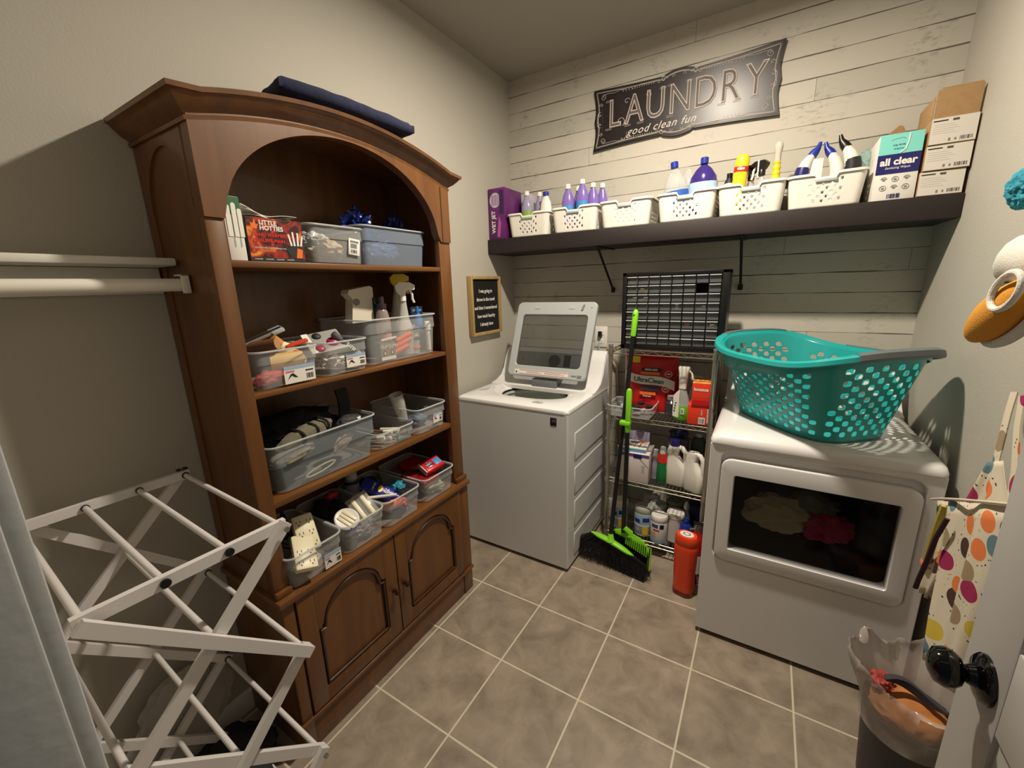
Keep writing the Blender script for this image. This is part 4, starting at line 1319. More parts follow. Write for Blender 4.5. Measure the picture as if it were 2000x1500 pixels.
# basket 5
b = MB()
L = []
for z, r, f in ((0, .024, 1), (.004, .027, 1), (.12, .027, 1), (.20, .026, 1), (.245, .026, 1), (.262, .022, .9), (.268, .014, .8)):
    L.append([V((r * 1.1 * math.cos(2 * PI * k / 24), r * .75 * math.sin(2 * PI * k / 24), z)) for k in range(24)])
b.loft(L, M['yellow'])
b.lathe([(.0272, .195), (.0276, .196), (.0276, .216), (.0272, .217)], M['red'], sx=1.1, sy=.75, cap0=False, cap1=False)
b.text('GERE', .013, M['paper'], frame((0, -.0212, .206), (1, 0, 0), (0, 0, 1)), bold=.0005)
solo(b, 'yellow_bottle', 'yellow flat bottle with a red band in the fifth basket', 'bottle', (.965, .500, ZB), ry=4)
small = [(.022, 0), (.024, .004), (.024, .11), (.018, .14), (.010, .165)]
trigger_bottle('small_sprayer', 'black and white pump sprayer right of the yellow bottle in the fifth basket', (1.020, .545, ZB), clear('clr_body', 200, 200, 200, .5), M['black'], small, .165, rz=200, head_h=.06)
trigger_bottle('small_sprayer', 'black and white pump sprayer beside the yellow ribbed tube in the fifth basket', (1.063, .505, ZB), clear('clr_body2', 200, 200, 200, .5), M['black'], small, .172, rz=150, trigm=M['white'], head_h=.06)
b = MB().box(.0, .008, -.012, .012, .16, .235, M['white'], .002)
solo(b, 'dosing_stick', 'white stick upright between the two black sprayers', 'stick', (1.044, .512, ZB))
bottle('dark_bottle', 'dark small bottle with a white label behind the yellow bottle', 'bottle', (.928, .570, ZB), [(.020, 0), (.022, .004), (.022, .17), (.012, .19)], M['ink'], [(.013, .19), (.013, .21)], M['black'], (.0226, .10, .165), M['paper'])
t = thing('ribbed_squeeze_tube', 'tall yellow ribbed tube with a frosted white bulb in the fifth basket', 'tube', (1.115, .510, ZB), ry=1)
pr = [(.024, .0), (.026, .003)]
for k in range(9):
    z = .02 + .022 * k
    r = .026 - .0013 * k
    pr += [(r, z), (r - .0025, z + .006), (r - .0025, z + .012), (r - .0004, z + .018)]
MB().lathe(pr + [(.010, .222)], M['yellow'], seg=24).build('ribbed_body', t)
MB().lathe([(.022, .0), (.034, .002), (.034, .07), (.028, .105), (.0265, .11)], M['red'], seg=24, cap1=False).build('red_base', t)
MB().lathe([(.0125, .218), (.0125, .252), (.015, .262), (.0165, .275), (.0155, .288), (.010, .297), (.002, .300)], clear('frosted_bulb', 206, 200, 186, .85, .25), seg=20).build('frosted_bulb', t)
# basket 6: angled-neck bottles
def duck(label, x, y, rz, capm, bodym, s=1.0, bandm=None, ry=0):
    t = thing('toilet_cleaner_bottle', label, 'bottle', (x, y, ZB), rz, 'angled-neck cleaner bottles')
    pts = [(0, 0, 0), (0, 0, .01), (0, 0, .12 * s), (.002, 0, .16 * s), (.014, 0, .195 * s), (.030, 0, .222 * s)]
    rr = [.024, .028, .028, .027, .022, .015]
    MB().tube(pts, 1, bodym, seg=20, radii=rr, flat=1.2).build('bottle_body', t)
    MB().tube([(.028, 0, .219 * s), (.038, 0, .234 * s), (.050, 0, .252 * s), (.055, 0, .272 * s)], 1, capm, seg=16, radii=[.018, .017, .010, .006]).build('cap', t)
    if bandm:
        MB().tube([(0, 0, .10 * s), (0, 0, .155 * s), (.004, 0, .175 * s)], 1, bandm, seg=20, radii=[.0288, .0284, .0268], flat=1.2).build('label_band', t)
duck('white bottle with a bent blue cap at the left of the sixth basket', 1.215, .515, 5, M['blue'], M['white'], bandm=M['navy'])
duck('white bottle with a left-pointing blue cap in the sixth basket', 1.345, .555, 172, M['blue'], M['white'], s=1.02)
duck('white bottle with a left-pointing black cap in the sixth basket', 1.388, .495, 170, M['black'], M['white'], s=1.04, bandm=M['ink'])
carton('white_carton', 'small plain white box among the blue-capped bottles in the sixth basket', 'box', (1.262, .525, ZB), .05, .04, .205, M['paper'])

# all clear box
ac = mat('aqua_print', srgb(122, 206, 196), rough=.5)
def deco(b):
    X = face_my(.124, .20, .232)
    b.box(-.062, .062, .042, .1158, 0, .0005, ac, X=X)
    b.box(-.062, .062, -.022, .046, .0003, .0008, M['navy'], X=X)
    b.text('all clear', .034, M['paper'], X @ T(0, .019, .001), bold=.0012)
    b.text('Sanitizing Wipes', .011, M['paper'], X @ T(0, -.002, .001), shear=.2)
    b.text('Kills 99.9%', .008, M['navy'], X @ T(-.005, .076, .0008))
    b.text('of germs', .008, M['navy'], X @ T(-.005, .064, .0008))
    b.tube([(-.030, .094, 0), (-.012, .099, 0), (.004, .100, 0), (.012, .095, 0)], .0008, M['grey_ink'], seg=5, X=X @ T(0, 0, .0006))
    b.tube([(.022, .112, 0), (.021, .085, 0), (.016, .060, 0), (.002, .048, 0)], .0022, M['paper'], seg=6, X=X @ T(0, 0, .0006))
    for i in range(3):
        for j in range(2):
            cx, cy = -.034 + .033 * i, -.042 - .030 * j
            b.tube([(cx + .010 * math.cos(a * PI / 5 + .3), cy + .009 * math.sin(a * PI / 5 + .3), 0) for a in range(10 if (i + j) % 2 else 5)], .0008, M['grey_ink'], seg=5, X=X @ T(0, 0, .0006), closed=True)
            b.box(cx - .004, cx + .004, cy - .004, cy + .003, .0002, .0006, M['grey_ink'], X=X)
    barcode(b, X @ T(0, 0, .0004), -.018, -.110, .040, .016, m=M['navy'])
carton('wipes_box', 'white, navy and aqua box lettered all clear on the wall shelf', 'box', (1.512, .492, SZ), .124, .20, .232, M['paper'], rz=0, deco=deco)
b = MB().prism([(-.055, 0), (.05, 0), (.024, .055), (.012, .06)], -.002, .002, M['cardboard'], X=Matrix(((1, 0, 0, 0), (0, 0, 1, 0), (0, 1, 0, 0), (0, 0, 0, 1))))
b.box(-.062, .062, -.03, .03, -.255, -.001, M['cardboard'], .002)
solo(b, 'open_carton', 'brown cardboard carton with a pointed flap behind the all clear box', 'carton', (1.525, .630, SZ + .2565))
b = MB().lump((0, 0, 0), (.035, .05, .075), clear('aqua_film', 150, 200, 196, .4, .2), seed=111, amp=.3)
solo(b, 'aqua_wrap', 'thin aqua plastic wrapping squeezed left of the all clear box', 'wrap', (1.435, .595, SZ + .160))
def cart(label, x, y, z, h, open_=False, rz=0):
    sx, sy = .122, .21
    b = MB().box(-sx / 2, sx / 2, -sy / 2, sy / 2, 0, h, M['cardboard'], .0015)
    X = face_my(sx, sy, h)
    lp = mat('carton_label', srgb(206, 200, 190), rough=.6)
    b.box(-.060, .060, -h / 2 + .002, h / 2 - .002, 0, .0006, lp, X=X)
    b.box(-.056, -.018, h / 2 - .013, h / 2 - .009, .0006, .001, M['ink'], X=X)
    b.box(-.006, .010, h / 2 - .015, h / 2 - .008, .0006, .001, mat('dark_brown_ink', srgb(74, 60, 56), rough=.6), X=X)
    for k in range(5):
        b.box(-.054, .0 + .008 * (k % 3), h / 2 - .024 - .007 * k, h / 2 - .0235 - .007 * k, .0006, .0009, M['grey_ink'], X=X)
    b.box(-.010, -.004, -h / 2 + .008, -h / 2 + .018, .0006, .001, M['grey_ink'], X=X)
    b.box(.006, .011, -h / 2 + .009, -h / 2 + .017, .0006, .001, M['grey_ink'], X=X)
    barcode(b, X @ T(0, 0, .0005), .020, -h / 2 + .008, .034, .012)
    t = thing('shipping_carton', label, 'carton', (x, y, z), rz, 'labelled cartons stacked at the right end of the wall shelf')
    b.build('carton_body', t)
    if open_:
        b = MB()
        b.prism([(-.056, 0), (.060, 0), (.060, .090), (.052, .098), (-.046, .098), (-.056, .088)], -.0015, .0015, M['cardboard'], X=frame((0, -sy / 2 + .012, h), (1, 0, 0), (0, -.05, 1)))
        b.build('front_flap', t)
        MB().box(-sx / 2, -sx / 2 + .003, -.09, .09, h, h + .075, M['cardboard'], .001).build('side_flap', t)
cart('bottom carton of the stack of three at the right end of the wall shelf', 1.640, .492, SZ, .084)
cart('middle carton of the stack of three at the right end of the wall shelf', 1.646, .486, SZ + .085, .084, rz=-1)
cart('open top carton of the stack with a raised cardboard flap', 1.645, .484, SZ + .170, .088, True)

# ------------------------------------------------------------ LAUNDRY sign
def sign():
    t = thing('laundry_sign', 'wide scalloped black chalkboard sign reading LAUNDRY on the plank wall', 'sign', (.652, .668, 2.397))
    X = frame((0, -.002, 0), (1, 0, 0), (0, 0, 1))
    w2, h2 = .452, .152
    def edge(n=24):
        pts = []
        # top, from left to right: concave swoop, little crest in the middle
        def ty(x):
            a = abs(x)
            y = h2 - .014 + .012 * (a / w2) ** 3 - .004 * math.cos(a / w2 * PI)
            if a < .070:
                y = h2 - .012 + .013 * math.cos(a / .070 * PI / 2)
            elif a < .085:
                y = h2 - .020
            return y
        def sx(y):
            q = abs(y) / h2
            return w2 - .018 + .018 * q ** 2.2 + (.010 * (1 - q / .35) if q < .35 else 0)
        xs = [-w2 + .002 + (2 * w2 - .004) * i / 80 for i in range(81)]
        pts += [(x, ty(x)) for x in xs]
        ys = [h2 - 2 * h2 * i / 30 for i in range(1, 30)]
        pts += [(sx(y), y) for y in ys]
        pts += [(x, -ty(x)) for x in reversed(xs)]
        pts += [(-sx(y), y) for y in reversed(ys)]
        return pts
    e = edge()
    board = mat('sign_black', srgb(34, 27, 29), rough=.355, noise_amt=.35, nscale=9)
    chalk = mat('chalk_white', srgb(206, 196, 184), rough=.6)
    chalk2 = mat('chalk_grey', srgb(130, 118, 112), rough=.6)
    dark = mat('sign_edge', srgb(14, 10, 11), rough=.4)
    b = MB().prism(e, -.008, .006, dark, X=X)
    b.prism([(x * .985, y * .955) for x, y in e], .006, .008, board, X=X)
    b.build('sign_board', t)
    b = MB()
    Xd = X @ T(0, 0, .0085)
    def line(pts, r=.0014, m=chalk):
        r = r * 1.35
        b.tube(pts, r, m, seg=6, X=Xd, flat=.5)
    inner = [(x * .955, y * .885) for x, y in e]
    b.tube([(x, y, 0) for x, y in inner], .0013, chalk, seg=5, X=Xd, closed=True)
    b.tube([(x * .968, y * .92, 0) for x, y in e], .0009, chalk2, seg=5, X=Xd, closed=True)
    for sxn in (-1, 1):
        for syn in (-1, 1):
            f = lambda pts: [(p[0] * sxn, p[1] * syn, 0) for p in pts]
            line(f(spiral(.395, .108, .016, .003, 90, 560)))
            line(f(spiral(.405, .072, .010, .002, 0, 400)))
            line(f([(.40, .118), (.37, .122), (.33, .119), (.30, .124), (.27, .121)]))
            line(f(spiral(.075, .120, .014, .003, 180, -240)), .0017)
            line(f([(.061, .120), (.045, .131), (.02, .136), (0, .137)]), .002)
            line(f(spiral(.100, .114, .009, .002, 90, 420)), .0014)
            line(f([(.10, .123), (.14, .125), (.20, .124)]), .0016)
            for k in range(10):
                b.sph((sxn * (.125 + .012 * k), syn * .115, 0), .0020, chalk, sz=.4, seg=6, X=Xd)
            for k in range(5):
                line(f(spiral(.225 + .016 * k, .116, .007, .004, 60, 250, 8)), .0012)
            line(f(spiral(.412, .026, .013, .003, 110, -200)), .0019)
            line(f([(.425, .03), (.428, .012), (.424, 0)]), .0015)
            line(f(spiral(.028, .122, .009, .002, 200, -120)), .0012)
        for k in range(9):
            b.sph((sxn * .398, -.05 + .0125 * k, 0), .0016, chalk2, sz=.4, seg=6, X=Xd)
    b.build('chalk_border', t)
    # the letters: outlined display capitals with curls
    b = MB()
    xs = [-.330, -.222, -.112, .010, .128, .236, .345]
    for ch, x in zip('LAUNDRY', xs):
        Xl = Xd @ T(x, .012, 0) @ Matrix.Diagonal((.80, 1.05, 1, 1))
        b.text(ch, .185, mat('chalk_fill_' + ch + str(x), srgb(88, 78, 74), rough=.6), Xl @ T(0, 0, -.0004), bold=-.001)
        b.text(ch, .185, chalk, Xl, outline=.0022)
        b.text(ch, .185, chalk2, Xl @ T(.003, -.002, -.0006), outline=.0022)
        # serifs
    def serif(x, y, w_=.016):
        line([(x - w_, y - .003, 0), (x - w_, y + .003, 0), (x + w_, y + .003, 0), (x + w_, y - .003, 0), (x - w_, y - .003, 0)], .0013)
    for x, y in ((-.362, .082), (-.362, -.056), (-.256, -.056), (-.187, -.056), (-.075, .082), (-.036, .084), (-.036, -.058), (.052, .084), (.092, .082), (.092, -.056), (.203, -.056), (.272, -.056), (.312, .082), (.378, .082), (.345, -.056)):
        serif(x, y)
    line(spiral(-.296, -.030, .026, .005, -60, 300), .0022)
    line(spiral(-.262, .062, .016, .004, 20, 330), .0018)
    line(spiral(-.150, .068, .015, .004, -30, 290), .0018)
    line(spiral(-.262, -.040, .013, .003, 160, 460), .0016)
    b.build('laundry_lettering', t)
    b = MB()
    b.text('good clean fun', .052, chalk, Xd @ T(-.085, -.090, 0), shear=.45, spacing=1.12)
    line([(-.29, -.115, 0), (-.275, -.122, 0), (-.262, -.110, 0), (-.258, -.086, 0)], .0012)
    b.build('script_lettering', t)
sign()

# letter board on the left wall
t = thing('letter_board', 'small black letter board in a wood frame above the washing machine', 'sign', (-.355, .305, 1.394))
X = frame((0, 0, 0), (0, 1, 0), (0, 0, 1))
b = MB()
w2, h2, fr = .157, .176, .018
for x0, x1, y0, y1 in ((-w2, -w2 + fr, -h2, h2), (w2 - fr, w2, -h2, h2), (-w2 + fr, w2 - fr, h2 - fr, h2), (-w2 + fr, w2 - fr, -h2, -h2 + fr)):
    b.box(x0, x1, y0, y1, -.015, .020, M['frame_wood'], .002, X=X)
b.build('wood_frame', t)
b = MB().box(-w2 + fr, w2 - fr, -h2 + fr, h2 - fr, -.012, .006, M['matte_black'], X=X)
for k in range(26):
    z = -h2 + fr + .004 + .0118 * k
    b.box(-w2 + fr, w2 - fr, z, z + .008, .006, .0075, M['matte_black'], X=X)
b.build('felt_board', t)
b = MB()
for k, s_ in enumerate(('I was going to', 'throw in the towel', 'and then I remembered', 'how much laundry', 'I already have')):
    b.text(s_, .030, M['paper'], X @ T(0, .088 - .050 * k, .0085) @ Matrix.Diagonal((.84, 1, 1, 1)), bold=.0004)
b.build('white_letters', t)

# outlet and plug
b = MB().box(.226, .306, .674, .6795, 1.115, 1.245, M['white'], .003)
for z in (1.152, 1.205):
    b.box(.248, .284, .672, .675, z - .016, z + .016, M['white'], .003)
    b.box(.258, .260, .6715, .673, z - .004, z + .006, M['ink'])
    b.box(.271, .273, .6715, .673, z - .004, z + .006, M['ink'])
solo(b, 'wall_outlet', 'white outlet plate on the plank wall behind the washing machine', 'outlet')
b = MB()
b.tube([(.31, .66, 1.12), (.34, .645, 1.08), (.385, .64, 1.02), (.40, .635, .80), (.40, .635, .5)], .008, mat('tan_hose', srgb(150, 128, 96), rough=.5), seg=10)
solo(b, 'water_hose', 'tan hose curving down the wall beside the washing machine', 'hose')

# ------------------------------------------------------------ washing machine
WX = T(.02, .26, 0)
t = thing('washing_machine', 'white top-loading washing machine with its glass lid open', 'washing machine', (.02, .26, 0))
x0, x1, y0, y1 = -.323, .363, -.058, .600
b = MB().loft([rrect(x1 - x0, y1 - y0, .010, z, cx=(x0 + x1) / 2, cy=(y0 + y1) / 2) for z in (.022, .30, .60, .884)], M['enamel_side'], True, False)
b.build('cabinet', t, world=WX)
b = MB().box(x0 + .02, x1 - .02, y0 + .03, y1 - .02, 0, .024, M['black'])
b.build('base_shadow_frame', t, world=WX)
# pressed ribs on the visible side
for zl in (.618, .425, .235, .06):
    b = MB()
    h = .150 if zl > .1 else .13
    pf = [(0, 0), (.0045, .004), (.0045, h - .006), (0, h)]
    L = []
    for yy, k in ((.024, .0), (.030, 1), (.555, 1), (.561, 0)):
        L.append([V((x1 - .0005 + a * k, yy, zl + c)) for a, c in [(-.004, -.002)] + pf + [(-.004, h + .002)]])
    b.loft(L, M['enamel_side'])
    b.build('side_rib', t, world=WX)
# top deck with tub opening
cx, cy = .02, .235
def dl(w_, d_, r, z, oy=0):
    return rrect(w_, d_, r, z, n=11, cx=.02, cy=.271 + oy)
n = len(dl(.1, .1, .01, 0))
def circ(rx, ry, z, oy=0, pw=1.0):
    out = []
    base = dl(.68, .66, .02, z)
    N_ = n // 4
    for q in range(4):
        for k in range(N_):
            a = math.radians(90 * q + 90 * (k + .0) / (N_ - 1) * (1 if N_ > 1 else 0))
            a = math.radians(90 * q + 90 * k / (N_ - 1))
            ca, sa = math.cos(a), math.sin(a)
            ca = math.copysign(abs(ca) ** pw, ca)
            sa = math.copysign(abs(sa) ** pw, sa)
            out.append(V((cx + rx * ca, cy + oy + ry * sa, z)))
    return out
L = [dl(.672, .650, .02, .882), dl(.688, .662, .024, .885), dl(.690, .664, .026, .894), dl(.682, .656, .026, .903), dl(.655, .630, .03, .910),
     circ(.262, .205, .912, .025, .72), circ(.252, .196, .908, .025, .74), circ(.225, .175, .893, .015, .9), circ(.205, .165, .889), circ(.200, .162, .884)]
b = MB().loft(L, M['enamel'], False, False)
b.build('top_deck', t, world=WX)
L = [circ(.200, .162, .885), circ(.204, .166, .881), circ(.196, .158, .876), circ(.194, .157, .873)]
MB().loft(L, M['black'], False, False).build('tub_gasket', t, world=WX)
L = [circ(.196, .159, .874), circ(.192, .155, .868), circ(.190, .154, .860), circ(.200, .163, .850), circ(.205, .166, .62)]
b = MB().loft(L, mat('tub_steel', srgb(190, 194, 186), rough=.4, metal=.2), False, True)
b.lathe([(.06, 0), (.055, .05), (.03, .14), (.01, .16)], M['grey'], X=T(cx, cy, .622))
b.build('wash_tub', t, world=WX)
b = MB().loft([rrect(.06, .03, .012, .9115, cx=.165, cy=.005), rrect(.06, .03, .012, .9128, cx=.165, cy=.005)], M['lgrey'])
b.box(.155, .175, .004, .007, .9128, .9134, M['ink'])
b.build('dispenser_cap', t, world=WX)
b = MB().prism([(-.285, .10), (-.265, .085), (-.235, .10), (-.222, .135), (-.228, .19), (-.245, .20), (-.262, .15)], .9105, .9118, M['lgrey'])
b.build('softener_cap', t, world=WX)
# console
pf = [(.600, .890), (.600, 1.075), (.585, 1.100), (.560, 1.112), (.525, 1.113), (.498, 1.100), (.470, 1.055), (.440, .990), (.405, .945), (.350, .922), (.290, .911), (.290, .890)]
L = []
for x, s in ((-.324, .93), (-.318, .985), (-.30, 1.0), (-.15, 1.01), (.02, 1.015), (.19, 1.01), (.34, 1.0), (.358, .985), (.364, .93)):
    L.append([V((x, .60 + (y - .60) * (1 if s > .95 else .97), .89 + (z - .89) * s)) for y, z in pf])
MB().loft(L, M['enamel']).build('console', t, world=WX)
X = frame((.02, .466, 1.045), (1, 0, 0), (0, .42, 1))
b = MB().box(-.25, .24, -.048, .052, -.001, .003, mat('console_face', srgb(150, 152, 150), rough=.3), .002, X=X)
b.box(.10, .23, -.035, .04, .002, .004, M['lgrey'], .001, X=X)
b.box(.085, .13, -.035, .04, .003, .005, M['black_gloss'], .001, X=X)
b.sph((-.20, .0, .003), .010, M['grey'], sz=.3, X=X)
cons = b.build('control_panel', t, world=WX)
MB().lathe([(.038, .002), (.036, .018), (.030, .026), (.020, .028)], M['black'], X=X @ T(.025, 0, 0), seg=28).build('control_dial', cons, world=WX)
# lid, open
lid_o, lid_u = V((.055, .300, .972)), V((.025, .128, .436)).normalized()
Xl = frame(lid_o, (1, 0, 0), lid_u)
LW, LH = .256, .452
def rr2(w_, h_, r, z, cy_, n_=6):
    return [V((p.x, p.y + cy_, z)) for p in rrect(w_, h_, r, 0, n=n_)]
lgm = mat('lid_grey', srgb(176, 182, 182), rough=.35)
L = [rr2(2 * LW, LH, .030, -.012, LH / 2), rr2(2 * LW, LH, .030, .006, LH / 2), rr2(2 * LW - .01, LH - .01, .027, .011, LH / 2), rr2(2 * LW - .085, LH - .135, .022, .011, LH / 2 - .006), rr2(2 * LW - .093, LH - .143, .022, .005, LH / 2 - .006), rr2(2 * LW - .093, LH - .143, .022, -.012, LH / 2 - .006)]
b = MB().loft(L, lgm, False, False, X=Xl)
L = [rr2(2 * LW, LH, .030, -.012, LH / 2), rr2(2 * LW - .093, LH - .143, .022, -.012, LH / 2 - .006)]
b.loft(L, lgm, False, False, X=Xl)
for px in (-.115, .105):
    b.loft([rr2(.04, .016, .006, .011, LH - .036), rr2(.036, .012, .005, .0135, LH - .036)], lgm, X=Xl @ T(px, 0, 0))
b.prism([(.165, LH - .050), (.176, LH - .048), (.184, LH - .018), (.176, LH - .016), (.170, LH - .030)], .011, .016, M['grey'], X=Xl)
b.cyl(Xl @ V((.225, LH - .03, .011)), Xl @ V((.225, LH - .03, .013)), .006, M['lgrey'])
b.box(-.205, .150, .012, .040, .011, .0118, M['paper'], X=Xl)
b.box(-.17, .148, .0345, .037, .0118, .0124, M['red'], X=Xl)
b.box(-.17, .148, .014, .0155, .0118, .0124, M['red'], X=Xl)
b.prism([(-.198, .018), (-.184, .018), (-.191, .032)], .0118, .0124, M['ink'], X=Xl)
for x, w_ in ((-.12, .1), (-.0, .13)):
    b.box(x, x + w_, .022, .024, .0118, .0123, M['grey_ink'], X=Xl)
    b.box(x, x + w_ * .8, .0275, .029, .0118, .0123, M['grey_ink'], X=Xl)
b.box(.17, .20, .02, .028, .011, .012, M['grey'], X=Xl)
b.box(.205, .232, .014, .030, .011, .0125, M['grey'], X=Xl)
lid = b.build('lid_frame', t, world=WX)
MB().loft([rr2(2 * LW - .09, LH - .14, .02, -.003, LH / 2 - .006), rr2(2 * LW - .09, LH - .14, .02, .002, LH / 2 - .006)], mat('lid_glass', srgb(52, 55, 54), rough=.06, alpha=.42), X=Xl).build('lid_glass', lid, world=WX)
MB().box(-.03, .13, .30, .40, .905, .962, M['grey'], .004).build('hinge_cover', t, world=WX)
b = MB().box(.268, .302, y0 - .002, y0 + .001, .820, .862, mat('badge_dark', srgb(40, 28, 40), rough=.3), .001)
b.text('10', .02, M['grey_ink'], frame((.285, y0 - .0024, .845), (1, 0, 0), (0, 0, 1)))
b.build('warranty_badge', t, world=WX)

b = MB().lathe([(.010, 0), (.013, .006), (.014, .018), (.009, .040), (.006, .05)], M['black'], X=frame((.262, .652, 1.195), (1, 0, 0), (0, .35, 1)) @ rot(x=180) @ T(0, 0, 0), seg=14)
b.box(.252, .274, .650, .671, 1.196, 1.216, M['black'], .004)
b.tube([(.260, .645, 1.15), (.268, .650, 1.08), (.30, .655, 1.0), (.33, .66, .90), (.30, .665, .70)], .004, M['lgrey'], seg=8)
b.build('power_cord', t, world=WX)
# ------------------------------------------------------------ dryer
DXm = T(1.34, .25, 0)
t = thing('clothes_dryer', 'white front-loading dryer with a dark rectangular window', 'dryer', (1.34, .25, 0))
x0, x1, y0, y1 = 1.003, 1.677, -.128, .600
cx = (x0 + x1) / 2
b = MB()
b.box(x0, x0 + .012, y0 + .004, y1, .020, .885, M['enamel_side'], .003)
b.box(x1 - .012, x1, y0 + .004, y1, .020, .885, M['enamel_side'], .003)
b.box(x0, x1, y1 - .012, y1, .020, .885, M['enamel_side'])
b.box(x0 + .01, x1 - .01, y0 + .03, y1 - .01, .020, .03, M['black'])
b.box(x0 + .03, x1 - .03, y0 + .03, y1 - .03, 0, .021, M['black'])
b.build('cabinet', t, world=DXm)
FXY = Matrix(((1, 0, 0, cx), (0, 0, -1, y0), (0, 1, 0, 0), (0, 0, 0, 1)))     # local x->X, y->Z, z-> toward the room
def fl(w_, h_, r, zc, d):
    return [V((p.x, p.y + zc, d)) for p in rrect(w_, h_, r, 0, n=6)]
W0, H0 = x1 - x0, .868
zc = .020 + H0 / 2
rz_ = (.385 + .868) / 2
b = MB()
b.loft([fl(W0, H0, .006, zc, -.02), fl(W0, H0, .006, zc, -.004), fl(W0 - .006, H0 - .006, .006, zc, 0), fl(.600, .487, .045, rz_ - .004, 0), fl(.592, .479, .042, rz_ - .004, -.004), fl(.586, .474, .040, rz_ - .004, -.020), fl(.50, .33, .03, .606, -.020), fl(.50, .33, .03, .606, -.04)], M['enamel'], False, False, X=FXY)
b.build('front_panel', t, world=DXm)
dm = (.393 + .828) / 2
L = [fl(.578, .437, .036, dm, -.018), fl(.584, .441, .038, dm, .002), fl(.580, .437, .036, dm, .007), fl(.568, .426, .03, dm, .009), fl(.492, .324, .009, .606, .008), fl(.484, .316, .007, .606, .001), fl(.484, .316, .007, .606, -.018)]
b = MB().loft(L, M['enamel'], False, False, X=FXY)
b.build('dryer_door', t, world=DXm)
dd = None
for o in t.children:
    if o.name.startswith('dryer_door'):
        dd = o
MB().loft([fl(.490, .322, .007, .606, -.006), fl(.490, .322, .007, .606, .003)], mat('smoked_glass', srgb(8, 9, 9), rough=.08, alpha=.32), X=FXY).build('door_glass', dd, world=DXm)
# drum
b = MB()
L = []
for d, r in ((-.035, .27), (-.05, .28), (-.45, .28)):
    L.append([V((r * 1.02 * math.cos(2 * PI * k / 40), .60 + r * .92 * math.sin(2 * PI * k / 40), d)) for k in range(40)])
b.loft(L, mat('drum_steel', srgb(60, 60, 60), rough=.5, metal=.5), False, True, X=FXY)
b.build('drum', t, world=DXm)
# top
L = []
for (w_, d_, r, z) in ((W0, .728, .02, .884), (W0 + .004, .734, .022, .888), (W0 + .004, .734, .024, .897), (W0 - .004, .722, .03, .912), (W0 - .03, .69, .04, .924), (W0 - .07, .64, .05, .930), (W0 - .12, .56, .05, .9315)):
    L.append(rrect(w_, d_, r, z, cx=cx, cy=(y0 + y1) / 2 - .002))
MB().loft(L, M['enamel']).build('top_panel', t, world=DXm)
# console at the back of the dryer
pf = [(.600, .905), (.600, 1.060), (.588, 1.082), (.560, 1.088), (.535, 1.075), (.51, 1.02), (.48, .965), (.445, .935), (.41, .925), (.41, .905)]
L = []
for x, s in ((x0 + .002, .94), (x0 + .010, .99), (x0 + .03, 1), (cx, 1.01), (x1 - .03, 1), (x1 - .010, .99), (x1 - .002, .94)):
    L.append([V((x, y, .905 + (z - .905) * s)) for y, z in pf])
MB().loft(L, M['enamel']).build('console', t, world=DXm)
# laundry in the drum
b = MB().lump((0, 0, 0), (.11, .06, .075), mat('cream_laundry', srgb(200, 190, 150), rough=.9), seed=121, amp=.3, freq=2, sub=4)
solo(b, 'cream_towel', 'cream towel seen through the dryer window', 'towel', (1.25, -.045, .60))
solo(MB().lump((0, 0, 0), (.085, .055, .06), mat('pink_laundry', srgb(190, 40, 84), rough=.9), seed=123, amp=.35, freq=2.5), 'pink_cloth', 'crimson pink cloth seen through the dryer window', 'cloth', (1.405, -.04, .585))
solo(MB().lump((0, 0, 0), (.075, .04, .04), mat('grey_laundry', srgb(120, 120, 106), rough=.9), seed=125, amp=.35, freq=2.5), 'grey_cloth', 'grey-green cloth above the pink one in the dryer window', 'cloth', (1.365, -.03, .668))

# ------------------------------------------------------------ laundry basket on the dryer
tq = mat('turquoise_plastic', srgb(34, 156, 154), rough=.3, coat=.2)
tgp = mat('grey_grip', srgb(96, 104, 108), rough=.45)
t = thing('laundry_basket', 'turquoise perforated laundry basket with grey grips sitting on the dryer', 'laundry basket', (1.312, .160, .934), rz=130.5)
BL, BW, BH = .338, .266, .322
BE = .55
def lb_ang(a, v):
    ca, sa = math.cos(a), math.sin(a)
    c_, s_ = math.copysign(abs(ca) ** BE, ca), math.copysign(abs(sa) ** BE, sa)
    lx = (BL - .03) * (.77 + .23 * v) * c_
    ly = (BW - .02) * (.66 + .34 * v) * s_
    return V((lx, ly, v * (BH - .018 + .028 * math.cos(2 * a))))
ARC = [0.0]
NA = 1440
for k in range(NA):
    ARC.append(ARC[-1] + (lb_ang(2 * PI * (k + 1) / NA, .5) - lb_ang(2 * PI * k / NA, .5)).length)
def lb(u, v):
    """point on the basket wall: u runs by arc length round it (0 = far end), v up"""
    q = (u % 1) * ARC[-1]
    lo, hi = 0, NA
    while hi - lo > 1:
        m_ = (lo + hi) // 2
        if ARC[m_] <= q:
            lo = m_
        else:
            hi = m_
    f = (q - ARC[lo]) / max(1e-9, ARC[hi] - ARC[lo])
    return lb_ang(2 * PI * (lo + f) / NA, v)
nu, nv = 62, 15
def hole(i, j):
    if (i + j) % 2 or j < 1 or j > 12:
        return 0
    p = lb((i + .5) / nu, (j + .5) / nv)
    v = (j + .5) / nv
    fx = abs(p.x) / ((BL - .03) * (.77 + .23 * v))
    fy = abs(p.y) / ((BW - .02) * (.66 + .34 * v))
    if fx > .80 - .10 * v and fy > .74 - .10 * v:
        return 0
    return 1
perf(lb, nu, nv, hole, tq, hs=.96).build('basket_wall', t, solid=.0025)
b = MB()
N_ = 60
bot = [lb(i / N_, 0) + V((0, 0, .001)) for i in range(N_)]
b.add(bot + [p + V((0, 0, .003)) for p in bot], [tuple(range(N_)), tuple(range(N_, 2 * N_))], tq)
